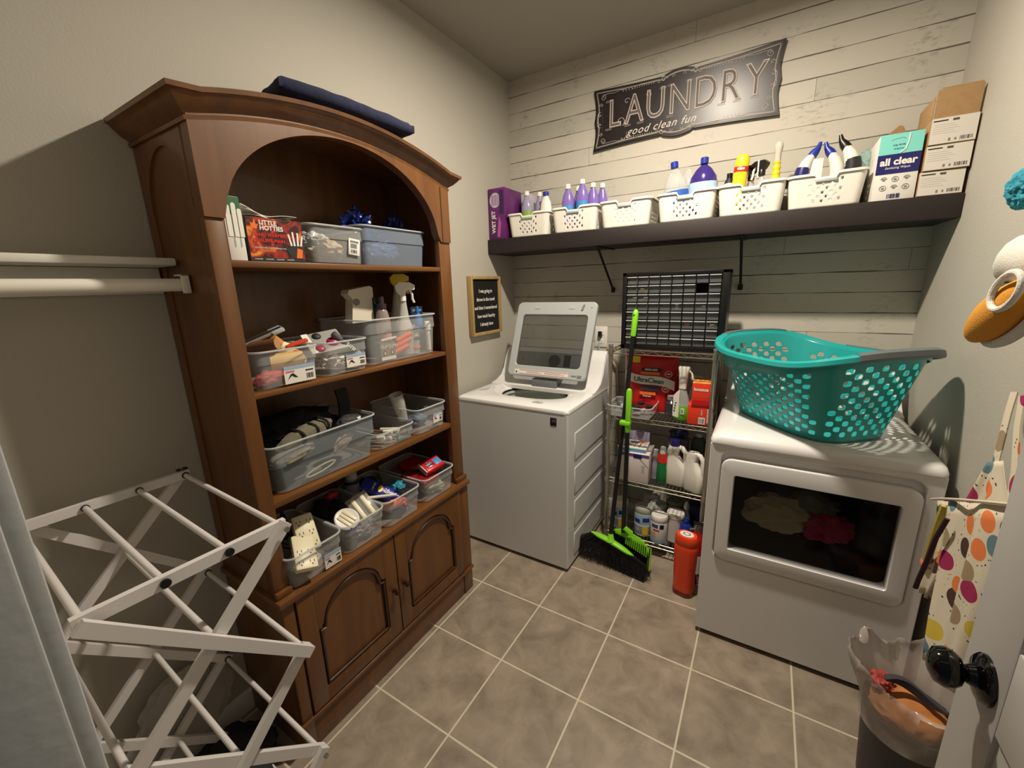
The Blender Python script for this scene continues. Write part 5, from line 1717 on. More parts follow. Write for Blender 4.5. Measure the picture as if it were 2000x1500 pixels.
b.build('basket_floor', t)
# flared rim
loops = []
gl = []
N_ = 120
def rimp(i):
    u = i / N_
    p = lb(u, 1.0)
    q = lb(u + .002, 1.0) - lb(u - .002, 1.0)
    nrm = V((q.y, -q.x, 0)).normalized()
    return p, nrm
def flare(i):
    p = lb(i / N_, 1)
    return .020 + .026 * abs(p.x / BL) ** 4 + .012 * max(0, p.y / BW) ** 2
def sect(p, nrm, w_, g=0.0, g2=0.0):
    sk = -.030 - g2
    return [p + nrm * a + V((0, 0, c)) for a, c in ((-.001, sk), (-.001, -.004), (.006, .006), (w_ * .6, .010 + g), (w_, .004 + g), (w_ + .003 + g, -.010), (w_ + .001, -.014), (w_ - .003, -.004), (.010, -.002), (.004, -.012), (.0035, sk))]
for i in range(N_):
    p, nrm = rimp(i)
    loops.append(sect(p, nrm, flare(i), 0.0, .050 * max(0, p.y / BW) ** 2 * max(0, min(1, .75 + 1.2 * p.x / BL))))
loops.append(loops[0])
MB().loft(loops, tq, False, False).build('basket_rim', t)
for c_i, hk in ((0, 9), (60, 9), (88, 8)):
    L = []
    for k in range(-hk, hk + 1):
        i = (c_i + k) % N_
        p, nrm = rimp(i)
        w_ = flare(i)
        L.append([p + nrm * a + V((0, 0, c)) for a, c in ((.008, .009), (w_ * .6, .0135), (w_ + .001, .008), (w_ + .006, -.008), (w_ + .003, -.017), (w_ - .002, -.012), (w_ - .004, .0))])
    MB().loft(L, tgp).build('grip', t)

# ------------------------------------------------------------ wire rack
t = thing('wire_shelf_unit', 'four-tier chrome wire shelf unit between the washing machine and the dryer', 'shelf unit', (.71, .46, 0))
WRX = T(.71, .46, 0)
RX0, RX1, RY0, RY1 = .452, .958, .300, .615
zs = (1.165, .800, .428, .085)
for x in (RX0, RX1):
    for y in (RY0, RY1):
        b = MB().cyl((x, y, .012), (x, y, 1.185), .0115, M['chrome'], seg=16)
        b.cyl((x, y, 0), (x, y, .014), .014, M['black'], seg=14)
        b.cyl((x, y, 1.183), (x, y, 1.192), .0125, M['grey'], seg=14)
        for z in zs:
            b.cyl((x, y, z - .026), (x, y, z + .002), .0155, M['chrome'], seg=14)
        b.build('post', t, world=WRX)
for z in zs:
    b = MB()
    for dz in (0, -.022):
        b.tube([(RX0, RY0, z + dz), (RX1, RY0, z + dz), (RX1, RY1, z + dz), (RX0, RY1, z + dz)], .0028, M['chrome'], seg=6, closed=False)
        b.tube([(RX0, RY1, z + dz), (RX0, RY0, z + dz)], .0028, M['chrome'], seg=6)
    for ya in (RY0, RY1):
        n_ = 14
        pts = [(RX0 + .02 + (RX1 - RX0 - .04) * i / n_, ya, z - (.020 if i % 2 else .002)) for i in range(n_ + 1)]
        b.tube(pts, .0016, M['chrome'], seg=5)
    for xa in (RX0, RX1):
        pts = [(xa, RY0 + .02 + (RY1 - RY0 - .04) * i / 8, z - (.020 if i % 2 else .002)) for i in range(9)]
        b.tube(pts, .0016, M['chrome'], seg=5)
    n_ = 26
    for i in range(1, n_):
        x = RX0 + (RX1 - RX0) * i / n_
        b.tube([(x, RY0, z + .002), (x, RY1, z + .002)], .0015, M['chrome'], seg=5)
    b.tube([(RX0, (RY0 + RY1) / 2, z - .0015), (RX1, (RY0 + RY1) / 2, z - .0015)], .0028, M['chrome'], seg=6)
    b.build('wire_shelf', t, world=WRX)

# drawer organizer on top
OZ = 1.1695
t = thing('drawer_organizer', 'black organizer with rows of small grey drawers on the wire shelf unit', 'organizer', (.74, .41, OZ))
OX0, OX1, OH = .497, .985, .385
OY0, OY1 = .325, .480
OXM = T(.74, .41, OZ)
def ob(b, x0, x1, z0, z1, y0=OY0, y1=OY1, m=None, bev=.003):
    b.box(x0, x1, y0, y1, OZ + z0, OZ + z1, m or M['black'], bev)
b = MB()
ob(b, OX0, OX0 + .022, 0, OH)
ob(b, OX1 - .030, OX1, 0, OH)
ob(b, OX0, OX1, OH - .018, OH)
ob(b, OX0, OX1, 0, .022)
ob(b, OX0, OX1, 0, OH, OY1 - .004, OY1)
dx0, dx1, dz0, dz1 = OX0 + .022, OX1 - .030, .022, OH - .018
cw, chh = (dx1 - dx0) / 8, (dz1 - dz0) / 8
for i in range(1, 8):
    b.box(dx0 + cw * i - .0012, dx0 + cw * i + .0012, OY0 + .008, OY1 - .004, OZ + dz0, OZ + dz1, M['black'])
    b.box(dx0, dx1, OY0 + .008, OY1 - .004, OZ + dz0 + chh * i - .001, OZ + dz0 + chh * i + .001, M['black'])
b.build('organizer_case', t, world=OXM)
dgm = clear('drawer_plastic', 120, 122, 126, .38, .25)
lip = mat('drawer_lip', srgb(176, 178, 180), rough=.3)
b = MB()
b.box(-cw / 2 + .003, cw / 2 - .003, 0, .002, -chh / 2 + .003, chh / 2 - .003, dgm, .0008)
b.box(-cw / 2 + .003, cw / 2 - .003, -.010, .002, chh / 2 - .008, chh / 2 - .0035, lip, .001)
b.box(-cw / 2 + .003, cw / 2 - .003, .002, .13, -chh / 2 + .003, -chh / 2 + .005, dgm)
b.box(-cw / 2 + .003, -cw / 2 + .0045, .002, .13, -chh / 2 + .003, chh / 2 - .006, dgm)
b.box(cw / 2 - .0045, cw / 2 - .003, .002, .13, -chh / 2 + .003, chh / 2 - .006, dgm)
b.box(-cw / 2 + .005, cw / 2 - .005, .028, .030, -chh / 2 + .005, chh / 2 - .008, mat('drawer_divider', srgb(74, 75, 77), rough=.5))
dw0 = b.build('drawer', t)
first = True
cont = {(0, 7): M['yellow'], (1, 6): M['yellow'], (5, 2): M['red'], (4, 4): M['paper'], (7, 2): M['cream'], (0, 5): M['cream'], (1, 5): M['cream'], (6, 4): M['lgrey']}
names = {(0, 7): 'yellow parts in the top left organizer drawer', (1, 6): 'yellow parts in the second-row organizer drawer', (5, 2): 'red parts in the organizer drawer near its lower right', (4, 4): 'white tag in a middle organizer drawer', (7, 2): 'cream parts in the right-hand organizer drawer beside the red one', (0, 5): 'cream parts in the third-row leftmost organizer drawer', (1, 5): 'cream parts in the third-row organizer drawer, second from left', (6, 4): 'light grey part in the fourth-row organizer drawer near the right'}
for i in range(8):
    for j in range(8):
        if (i, j) == (6, 6):
            continue
        o = dw0 if first else dw0.copy()
        if not first:
            col.objects.link(o)
        first = False
        o.parent = t
        px, pz = dx0 + cw * (i + .5), OZ + dz0 + chh * (j + .5)
        o.location = (px - .74, OY0 + .004 - .41, pz - OZ)
        if (i, j) in cont:
            b = MB()
            random.seed(i * 9 + j)
            if (i, j) == (4, 4):
                b.box(-.008, .008, 0, .002, -.014, .012, M['paper'], .001)
            else:
                for k in range(4):
                    a_ = random.uniform(-.012, .012)
                    b.box(a_ - .009, a_ + .009, .002 * k, .002 * k + .006, -.013 + .003 * k, -.006 + .003 * k, cont[(i, j)], .001)
            solo(b, 'small_parts', names[(i, j)], 'parts', (px, OY0 + .010, pz))

# detergent bag
def bagmesh(w_, h_, d_, m, seed=0, n=16, mm=None):
    b = MB()
    L = []
    for j in range(n + 1):
        v = j / n
        th = d_ * (math.sin(PI * min(1, .10 + .80 * (1 - v) + .05)) ** .7 if v < .97 else .06)
        th = d_ * max(.03, (1 - v ** 2.2) ** .6) * (0.75 + .25 * (1 - abs(2 * v - .7)))
        wj = w_ * (1 - .06 * math.sin(PI * v) - (.05 if v < .05 else 0))
        lp = []
        for k in range(28):
            a = 2 * PI * k / 28
            x = wj / 2 * math.copysign(abs(math.cos(a)) ** .7, math.cos(a))
            y = th / 2 * math.sin(a) + .006 * noise.noise(V((x * 14 + seed, v * 5, math.sin(a))))
            lp.append(V((x, y, v * h_)))
        L.append(lp)
    b.loft(L, m)
    return b
rb_ = mat('red_pouch', srgb(206, 30, 30), rough=.3, noise_amt=.2, nscale=8)
b = bagmesh(.285, .315, .12, rb_, 3)
solo_t = thing('detergent_pouch', 'big red detergent pouch on the upper wire shelf, behind the broom handle', 'pouch', (.625, .500, .8045), rz=4)
b.build('pouch_body', solo_t)
Xf = frame((0, -.060, .155), (1, 0, 0), (0, .10, 1))
b = MB()
def wave(x):
    return .020 - .055 * (x / .27) + .010 * math.sin(x * 22)
b.strip([-.13 + .26 * i / 20 for i in range(21)], lambda x: wave(x) - .022, lambda x: wave(x) + .026, -.004, .003, M['paper'], X=Xf)
b.text('UltraClean', .036, mat('navy_ink', srgb(36, 44, 66), rough=.5), Xf @ T(-.005, .021, .0042) @ rot(z=-3), bold=.0006)
b.box(-.045, .055, .072, .088, -.006, .002, M['ink'], X=Xf)
b.text('KIRKLAND', .014, M['paper'], Xf @ T(.005, .080, .0026), bold=.0006)
b.box(-.05, .05, .052, .068, -.006, .0015, M['orange'], X=Xf)
b.box(-.045, .055, -.034, -.012, -.006, .0025, mat('slate_ink', srgb(54, 60, 80), rough=.5), X=Xf)
b.box(-.05, .035, -.060, -.044, -.006, .0015, M['orange'], X=Xf)
b.text('Premium', .012, M['paper'], Xf @ T(-.01, -.066, .002), bold=.0003)
for x, y in ((.095, .062), (.085, -.020)):
    b.tube([(x + .018 * math.cos(a * PI / 8), y + .016 * math.sin(a * PI / 8), .0) for a in range(16)], .0015, M['paper'], seg=5, X=Xf, closed=True)
    b.box(x - .01, x + .01, y - .003, y + .003, -.001, .001, M['paper'], X=Xf)
b.box(-.115, -.06, .115, .15, -.05, -.02, M['yellow'], X=Xf)
b.build('pouch_print', solo_t)
b = bagmesh(.06, .19, .05, rb_, 9)
solo(b, 'red_refill_pouch', 'narrow glossy red pouch between the detergent pouch and the white spray bottle', 'pouch', (.765, .535, .8045))
# trays and bottles on shelf 2
o = make_bin('plastic_tray', 'shallow clear tray of dark odds and ends on the upper wire shelf', .235, .20, .062, (.565, .365, .8045), rz=-90, step=.5)
b = MB()
random.seed(3)
for k in range(9):
    b.lump((random.uniform(-.07, .08), random.uniform(-.06, .06), .012 * (k % 3)), (.022, .017, .012), M['matte_black'] if k % 3 else M['lgrey'], seed=k, amp=.4, sub=2)
solo(b, 'odds_and_ends', 'jumble of black and silver bits in the shallow tray on the upper wire shelf', 'bits', (.57, .368, .830), kind='stuff')
body = [(.034, 0), (.040, .006), (.042, .05), (.036, .10), (.022, .145), (.016, .165), (.014, .175)]
t = thing('stain_spray_bottle', 'spray bottle with a white head and green liquid on the upper wire shelf', 'spray bottle', (.812, .375, .8045), rz=-8)
lg = mat('green_liquid', srgb(100, 190, 40), rough=.2)
MB().lathe([(.034, 0), (.040, .006), (.0425, .05), (.040, .075)], lg, sy=.6, cap1=False).build('green_lower_body', t)
MB().lathe([(.040, .0752), (.036, .10), (.026, .135), (.018, .158), (.015, .172)], clear('clear_upper', 196, 204, 204, .5), sy=.6, cap0=False).build('clear_upper_body', t)
b = MB()
b.strip([-.036 + .03 * i / 10 for i in range(11)], lambda x: .02 - (x + .036) * .2, lambda x: .15 + (x + .02) * 1.2, -.0275, -.0255, M['paper'], X=Matrix(((1, 0, 0, 0), (0, 0, 1, 0), (0, 1, 0, 0), (0, 0, 0, 1))))
for k in range(4):
    b.sph((-.028 + .002 * k, -.0285, .05 + .014 * k), .004, M['ink'], sy=.2)
b.box(.004, .022, -.0275, -.0265, .035, .066, M['paper'])
barcode(b, frame((.013, -.0277, .05), (1, 0, 0), (0, 0, 1)), -.006, -.010, .012, .02, 6)
b.build('bottle_label', t)
b = MB()
b.loft([rrect(.036, .026, .008, .165), rrect(.040, .028, .010, .19), rrect(.044, .03, .010, .245), rrect(.056, .034, .010, .272, cx=.002), rrect(.052, .03, .010, .282, cx=.002)], M['white'])
hd = b.build('spray_head', t)
MB().tube([(.026, 0, .262), (.040, 0, .245), (.044, 0, .22), (.050, 0, .212)], .005, M['white'], seg=8).build('trigger', hd)
trigger_bottle('trigger_bottle', 'white spray bottle with a dark trigger behind the green one', (.852, .500, .8045), M['white'], M['white'], [(.03, 0), (.034, .005), (.034, .10), (.018, .14), (.013, .16)], .16, rz=-20, trigm=M['black'], head_h=.05)
bottle('dark_jar', 'dark glassy jar between the red pouch and the green spray bottle', 'jar', (.752, .430, .8045), [(.030, 0), (.033, .004), (.033, .07), (.02, .085)], clear('smoke_jar', 60, 60, 72, .8, .2), [(.022, .085), (.024, .087), (.022, .105)], M['lgrey'])
bm2 = mat('coral_box', srgb(222, 58, 34), rough=.35)
def bounce(label, x, y, z, rz, w_, d_, h_, side):
    def deco(b):
        X = face_my(w_, d_, h_)
        if side:
            b.text('bounce', .022, M['paper'], X @ T(-.010, .026, .0006), bold=.0008)
            b.box(-w_ / 2 + .008, w_ / 2 - .02, -.012, -.011, 0, .0005, M['orange'], X=X)
            b.box(-w_ / 2 + .004, w_ / 2 - .004, -h_ / 2 + .006, -h_ / 2 + .028, 0, .0004, redp, X=X)
            b.box(-w_ / 2, w_ / 2, -d_ / 2, d_ / 2, h_, h_ + .0006, mat('box_top_print', srgb(236, 150, 80), rough=.4, noise_amt=.4, nscale=30))
        else:
            b.text('bounce', .024, M['paper'], X @ T(w_ / 2 - .018, 0, .0006) @ rot(z=-90), bold=.0010)
            b.box(-.006, .024, -h_ / 2 + .006, -h_ / 2 + .040, 0, .0005, M['paper'], X=X)
            barcode(b, X @ T(0, 0, .0005), -.003, -h_ / 2 + .010, .024, .024)
            b.box(.004, .010, .0, .028, 0, .0005, M['lgrey'], X=X)
    carton('dryer_sheet_box', label, 'box', (x, y, z), w_, d_, h_, bm2, rz=rz, deco=deco, group='orange dryer sheet boxes')
bounce('lower orange-red dryer sheet box on the upper wire shelf', .906, .378, .8045, 2, .115, .125, .100, False)
bounce('upper orange-red dryer sheet box, stacked on the other one', .912, .380, .9055, 3, .100, .14, .112, True)
# shelf 3 (z .428)
Z = .4325
def deco(b):
    X = face_my(.165, .17, .165)
    b.box(-.083, .083, .066, .0825, 0, .0006, mat('violet_print', srgb(96, 70, 130), rough=.5), X=X)
    b.box(.0, .045, .058, .080, .0006, .0012, M['navy'], X=X)
    b.prism([(.03, .0615), (.08, .012), (.08, .010), (.0285, .060)], 0, .0008, M['grey_ink'], X=X)
    b.box(.045, .062, -.02, .02, 0, .0005, M['lgrey'], X=X)
    b.box(-.0835, -.0825, -.08, .08, 0, .0008, M['lgrey'], X=X)
carton('white_cardboard_box', 'white cardboard box with a violet top edge behind the broom', 'box', (.590, .385, Z), .165, .17, .165, mat('pinkish_white_card', srgb(212, 200, 196), rough=.6), rz=3, deco=deco)
def deco(b):
    X = frame((0, 0, .0256), (1, 0, 0), (0, 1, 0))
    b.box(-.035, -.005, -.04, .04, 0, .0005, M['lgrey'], X=X)
    b.box(.015, .055, .02, .045, 0, .0006, M['orange'], X=X)
    for k in range(4):
        b.box(-.05 + .028 * k, -.045 + .028 * k, -.05, .01, 0, .0006, M['grey_ink'], X=X)
    b.box(-.076, .076, -.0606, -.06, .002, .018, mat('cyan_edge', srgb(80, 150, 186), rough=.5))
carton('pad_refill_box', 'flat white and blue box lying on top of the white cardboard box', 'box', (.575, .380, Z + .166), .152, .12, .025, M['paper'], rz=4, deco=deco)
carton('pad_refill_box', 'second flat white box tilted at the back above the first flat one', 'box', (.560, .52, Z + .001), .14, .05, .22, mat('pale_violet_card', srgb(170, 160, 184), rough=.5), rz=3)
bottle('red_topped_bottle', 'green bottle with a red shoulder and clear cap on the third wire shelf', 'bottle', (.735, .365, Z), [(.024, 0), (.028, .006), (.028, .07), (.025, .10), (.025, .118)], mat('green_bottle_p', srgb(24, 116, 62), rough=.3), [(.0175, .170), (.017, .18), (.013, .205), (.008, .208)], clear('clear_cap', 220, 216, 210, .7), (.0262, .118, .168), mat('red_shoulder', srgb(214, 48, 40), rough=.35), sy=.75)
bottle('clear_spray_can', 'small clear bottle left of the green and red one on the third wire shelf', 'bottle', (.692, .40, Z), [(.018, 0), (.020, .004), (.020, .13), (.012, .15)], clear('clear_b', 190, 184, 196, .6), [(.013, .15), (.013, .17)], M['lgrey'])
def jug(label, loc, rz, m, s=1.0, capm=None):
    t = thing('detergent_jug', label, 'jug', loc, rz)
    b = MB()
    # body, with a gap for the handle on the right
    b.loft([rrect(.092 * s, .055 * s, .02 * s, 0), rrect(.10 * s, .062 * s, .024 * s, .008), rrect(.10 * s, .062 * s, .024 * s, .085 * s), rrect(.080 * s, .056 * s, .022 * s, .115 * s, cx=-.010 * s), rrect(.054 * s, .05 * s, .02 * s, .150 * s, cx=-.020 * s), rrect(.056 * s, .05 * s, .02 * s, .175 * s, cx=-.016 * s), rrect(.050 * s, .046 * s, .02 * s, .195 * s, cx=-.012 * s)], m)
    b.tube([(-.005 * s, 0, .190 * s), (.022 * s, 0, .186 * s), (.038 * s, 0, .165 * s), (.041 * s, 0, .125 * s), (.040 * s, 0, .085 * s), (.030 * s, 0, .07 * s)], .012 * s, m, seg=12)
    b.build('jug_body', t)
    if capm:
        MB().lathe([(.022 * s, .193 * s), (.024 * s, .196 * s), (.023 * s, .222 * s), (.018 * s, .225 * s)], capm, X=T(-.012 * s, 0, 0), seg=20).build('cap', t)
jug('white jug with a dark blue cap on the third wire shelf', (.805, .385, Z), -6, M['white'], 1.12, M['navy'])
jug('white jug with a big round handle at the right of the third wire shelf', (.902, .350, Z), -25, M['white'], 1.06)
b = MB().lump((0, 0, 0), (.05, .03, .03), mat('navy_cloth', srgb(24, 28, 84), rough=.4), seed=131, amp=.3)
solo(b, 'navy_bag', 'dark blue bag bulging above the white jugs on the third wire shelf', 'bag', (.79, .50, Z + .255))
carton('dark_box', 'dark carton standing at the back of the third wire shelf under the blue bag', 'box', (.79, .50, Z), .10, .06, .222, mat('grey_purple_card', srgb(84, 80, 92), rough=.6))
bottle('green_tall_bottle', 'tall dark green bottle at the back right of the third wire shelf', 'bottle', (.895, .49, Z), [(.036, 0), (.04, .005), (.04, .2), (.03, .24), (.016, .25)], mat('moss', srgb(44, 60, 42), rough=.4), [(.017, .25), (.017, .27)], M['lgrey'], sy=.7)
# shelf 4 (z .085): canisters
Z = .0895
def canister(label, x, y, m, lidm, lab=None, r=.045, h=.165, extra=None, name='wipes_canister'):
    t = thing(name, label, 'canister', (x, y, Z), 0, 'round canisters on the bottom wire shelf')
    MB().lathe([(r - .004, 0), (r, .004), (r, h - .03)], m, seg=30).build('canister_body', t)
    MB().lathe([(r + .001, h - .032), (r + .002, h - .028), (r + .002, h - .012), (r - .002, h - .004), (r - .012, h), (r - .015, h - .001)], lidm, seg=30).build('lid', t)
    if lab:
        b = MB().lathe([(r + .0006, .012), (r + .001, .013), (r + .001, h - .042), (r + .0006, h - .041)], lab, seg=30, cap0=False, cap1=False)
        if extra:
            extra(b, r + .0016)
        b.build('canister_label', t)
lb1 = mat('pale_blue_label', srgb(150, 180, 200), rough=.4, noise_amt=.15, nscale=14)
glid = mat('grey_lid', srgb(170, 168, 160), rough=.4)
def curved(b, r, a0, a1, z0, z1, m, off=0.0):
    n_ = 8
    L = []
    for i in range(n_ + 1):
        a = math.radians(a0 + (a1 - a0) * i / n_)
        c, s_ = math.cos(a), math.sin(a)
        L.append([V((c * (r + d) , s_ * (r + d), z)) for d, z in ((0, z0), (.0006 + off, z0), (.0006 + off, z1), (0, z1))])
    b.loft(L, m)
def ex1(b, r):
    curved(b, r, -82, -40, .095, .118, M['blue'])
    curved(b, r, -82, -45, .014, .06, M['yellow'])
    curved(b, r, -140, -100, .085, .105, M['blue'])
    curved(b, r, -150, -40, .062, .072, M['paper'])
    curved(b, r, -130, -100, .03, .055, M['lgrey'])
canister('grey-lidded canister with blue and yellow label left of centre on the bottom wire shelf', .648, .375, M['white'], glid, lb1, r=.050, h=.175, extra=ex1)
def ex2(b, r):
    curved(b, r, -75, -45, .095, .120, M['navy'])
    curved(b, r, -135, -85, .098, .118, mat('blue_script', srgb(70, 86, 130), rough=.5))
    curved(b, r, -120, -75, .080, .087, M['red'])
    curved(b, r, -130, -100, .04, .07, mat('peach_print', srgb(220, 170, 150), rough=.5))
    curved(b, r, -160, -20, .014, .030, mat('sky_print', srgb(130, 180, 210), rough=.5))
canister('white canister with a navy corner at the front of the bottom shelf', .742, .338, M['white'], M['white'], M['paper'], r=.043, h=.165, extra=ex2)
canister('plain white canister right of the front one on the bottom wire shelf', .818, .392, mat('pinkish_white', srgb(206, 200, 196), rough=.4), M['white'], None, r=.046, h=.175)
canister('canister with blue and yellow label at the left end of the bottom wire shelf', .508, .385, M['white'], M['cream'], lb1, r=.044, h=.175, extra=ex1)
canister('grey-lidded canister behind the front white one on the bottom wire shelf', .712, .448, M['white'], mat('silver_lid', srgb(170, 170, 166), rough=.25), lb1, r=.046, h=.172)
canister('grey-lidded canister at the back left of the bottom wire shelf', .655, .53, M['white'], glid, lb1, r=.046, h=.18)
canister('grey-green lidded canister at the back right of the bottom wire shelf', .80, .51, M['white'], mat('green_grey_lid', srgb(110, 116, 104), rough=.4), lb1, r=.055, h=.185)
# blue bottles at the right
bottle('blue_jug', 'royal blue bottle with a white label at the right of the bottom wire shelf', 'bottle', (.880, .352, Z), [(.030, 0), (.034, .006), (.034, .10), (.026, .13), (.014, .145)], M['blue'], [(.015, .144), (.016, .146), (.015, .165)], mat('bright_blue_capx', srgb(30, 70, 170), rough=.3), (.0345, .03, .09), M['lgrey'], sy=.8)
carton('dark_blue_box', 'dark blue carton at the back right of the bottom wire shelf', 'box', (.905, .50, Z), .075, .12, .20, mat('dark_blue_card', srgb(20, 34, 78), rough=.5))
bottle('silver_bag_tie', 'silvery foil-topped bottle under the third shelf at the right', 'bottle', (.865, .435, Z), [(.018, 0), (.02, .004), (.02, .14), (.010, .17)], M['lgrey'], [(.014, .17), (.018, .19), (.012, .215), (.004, .225)], mat('silver_foil', srgb(190, 188, 184), rough=.25, metal=.5))

# red fire extinguisher and orange jug on the floor
t = thing('fire_extinguisher', 'small red fire extinguisher standing against the dryer behind the orange canister', 'fire extinguisher', (.948, .215, 0))
MB().lathe([(.036, 0), (.040, .006), (.040, .225), (.032, .255), (.016, .272), (.012, .285)], mat('extinguisher_red', srgb(176, 18, 24), rough=.2, coat=.5), seg=30).build('cylinder_body', t)
b = MB().lathe([(.014, .282), (.014, .305)], M['chrome'], seg=16)
b.cyl((0, 0, .29), (-.03, -.018, .292), .007, M['chrome'])
b.tube([(-.012, 0, .305), (.0, 0, .318), (.03, .02, .325)], .006, M['chrome'], seg=8)
v = b.build('valve', t)
MB().box(-.018, .045, -.008, .012, .318, .328, M['black'], .003).build('lever', v)
b = MB()
curved(b, .0402, -100, -30, .06, .16, M['paper'])
b.build('instruction_label', t)
t = thing('orange_canister', 'tall orange-red plastic canister standing on the floor beside the dryer', 'canister', (.918, .088, 0), rz=-12)
on = mat('orange_red_plastic', srgb(226, 66, 22), rough=.3, coat=.2)
L = []
for z, w_, d_, r in ((0, .084, .062, .028), (.006, .094, .070, .032), (.03, .096, .072, .034), (.10, .098, .074, .035), (.20, .106, .080, .038), (.255, .108, .082, .039), (.272, .106, .080, .039), (.276, .100, .076, .037), (.282, .100, .076, .037), (.288, .106, .082, .040), (.315, .102, .078, .038), (.325, .090, .068, .033)):
    L.append(rrect(w_, d_, r, z))
MB().loft(L, on).build('canister_body', t)
MB().loft([rrect(.088, .066, .029, .0005), rrect(.0955, .0715, .0325, .007), rrect(.0975, .0735, .0345, .028)], mat('canister_dark_base', srgb(128, 24, 14), rough=.25), cap1=False).build('dark_base_band', t)
b = MB().lathe([(.028, .3255), (.027, .3275)], M['paper'], sx=1.15, sy=.9)
b.lathe([(.016, .3276), (.015, .3280)], M['grey_ink'], sx=1.15, sy=.9)
b.lathe([(.010, .3281), (.009, .3284)], M['paper'], sx=1.15, sy=.9)
b.build('round_top_label', t)

# ------------------------------------------------------------ broom and dustpan
t = thing('broom', 'black broom with lime green head leaning on the wire shelf unit', 'broom', (.55, .12, 0))
BXM = T(.55, .12, 0)
hb, ht = V((.536, .118, .170)), V((.577, .285, 1.315))
d_ = (ht - hb)
gx = lambda f: hb + d_ * f
MB().cyl(gx(0), gx(.94), .0115, M['black'], seg=18).build('handle', t, world=BXM)
b = MB().tube([gx(.935), gx(.94), gx(1.03), gx(1.045), gx(1.052)], 1, M['green'], seg=16, radii=[.0125, .0140, .0150, .012, .005])
b.cyl(gx(1.028) - V((.004, .016, 0)), gx(1.028) - V((.004, .0145, -.002)), .0045, M['black'])
b.build('grip', t, world=BXM)
b = MB()
hc = V((.548, .108, .150))
b.tube([V((.537, .120, .19)), V((.540, .113, .165)), V((.542, .108, .15))], 1, M['green'], seg=14, radii=[.013, .018, .026])
axh = V((.225, -.030, -.045)).normalized()
L = []
for i in range(15):
    s_ = -1 + 2 * i / 14
    c = hc + axh * (.125 * s_) + V((0, 0, -.012 * s_ * s_))
    wdt = .021 * (1 - .75 * abs(s_) ** 4)
    hh = .013 * (1 - .5 * abs(s_) ** 3)
    L.append([c + V((.1, -1, 0)).normalized() * math.cos(2 * PI * k / 14) * wdt + V((0, 0, math.sin(2 * PI * k / 14) * hh)) for k in range(14)])
b.loft(L, M['green'])
b.build('broom_head', t, world=BXM)
b = MB()
random.seed(12)
bris = mat('black_bristle', srgb(10, 10, 11), rough=.6)
for k in range(900):
    s_ = random.uniform(-1.0, 1.0)
    q = random.uniform(-1, 1)
    p0 = hc + axh * (.118 * s_) + V((.1, -1, 0)).normalized() * .016 * q + V((0, 0, -.006))
    sp = V((axh.x * .10 * s_ + random.gauss(0, .010), -.018 * (1 - q) + .015 * q + random.gauss(0, .008), 0))
    p1 = p0 + sp
    p1.z = random.uniform(.006, .042) + .05 * max(0, abs(s_) - .75) * (2.6 if s_ < 0 else .4)
    mid = (p0 + p1) / 2 + V((random.gauss(0, .005) + sp.x * .2, random.gauss(0, .003), .01))
    b.tube([p0, mid, p1], 1, bris, seg=3, radii=[.0013, .0012, .0007])
o = b.build('bristles', t, world=BXM, smooth=0)
o['kind'] = 'stuff'

t = thing('dustpan', 'upright black dustpan with a long handle and lime green comb behind the broom', 'dustpan', (.62, .18, 0))
PXM = T(.62, .18, 0)
p0, p1 = V((.594, .160, .195)), V((.589, .186, .762))
MB().cyl(p0, p1, .0115, M['black'], seg=18).build('handle', t, world=PXM)
d_ = p1 - p0
b = MB().tube([p1 - d_ * .01, p1, p1 + d_ * .36, p1 + d_ * .385, p1 + d_ * .395], 1, M['green'], seg=16, radii=[.012, .0145, .0150, .012, .005])
b.build('grip', t, world=PXM)
c = p0 + d_ * 1.075
b = MB().box(c.x - .040, c.x + .014, c.y - .020, c.y + .018, c.z - .011, c.z + .011, M['green'], .004)
b.build('clip', t, world=PXM)
# pan: back plate leaning, sides, comb along the top
pr_ = V((.235, -.035, -.02)).normalized()
pu = V((-.02, .22, 1)).normalized()
po = V((.630, .135, .010))
Xp = frame(po, pr_, pu)
b = MB()
outl = [(-.115, 0), (.115, 0), (.118, .08), (.100, .150), (.06, .178), (-.06, .180), (-.105, .155), (-.118, .08)]
b.prism(outl, -.003, .001, M['black'], X=Xp)
b.box(-.115, .115, -.004, .0, -.002, .060, M['black'], .001, X=Xp)
for s_ in (-1, 1):
    b.prism([(0, 0), (.060, 0), (.030, .10), (.004, .15), (0, .15)], -.0015, .0015, M['black'], X=Xp @ Matrix(((0, 0, 1, .114 * s_), (0, 1, 0, 0), (1, 0, 0, 0), (0, 0, 0, 1))))
b.build('pan', t, world=PXM)
b = MB()
edge = [(-.118, .085, 0), (-.106, .152, 0), (-.06, .180, 0), (.0, .184, 0), (.06, .178, 0), (.098, .150, 0), (.117, .085, 0), (.118, .035, 0)]
b.tube(edge, .0055, M['green'], seg=8, X=Xp, flat=.8)
b.box(-.085, .085, .150, .176, -.002, .006, M['green'], .002, X=Xp)
for k in range(13):
    x = -.02 + .0115 * k
    b.box(x, x + .005, .118 - .002 * k, .155, .001, .006, M['green'], X=Xp)
b.tube([Xp.inverted() @ (p0 + d_ * .05), (0, .185, .0), (0, .165, .002)], 1, M['green'], seg=12, X=Xp, radii=[.0145, .018, .016])
b.build('comb_edge', t, world=PXM)

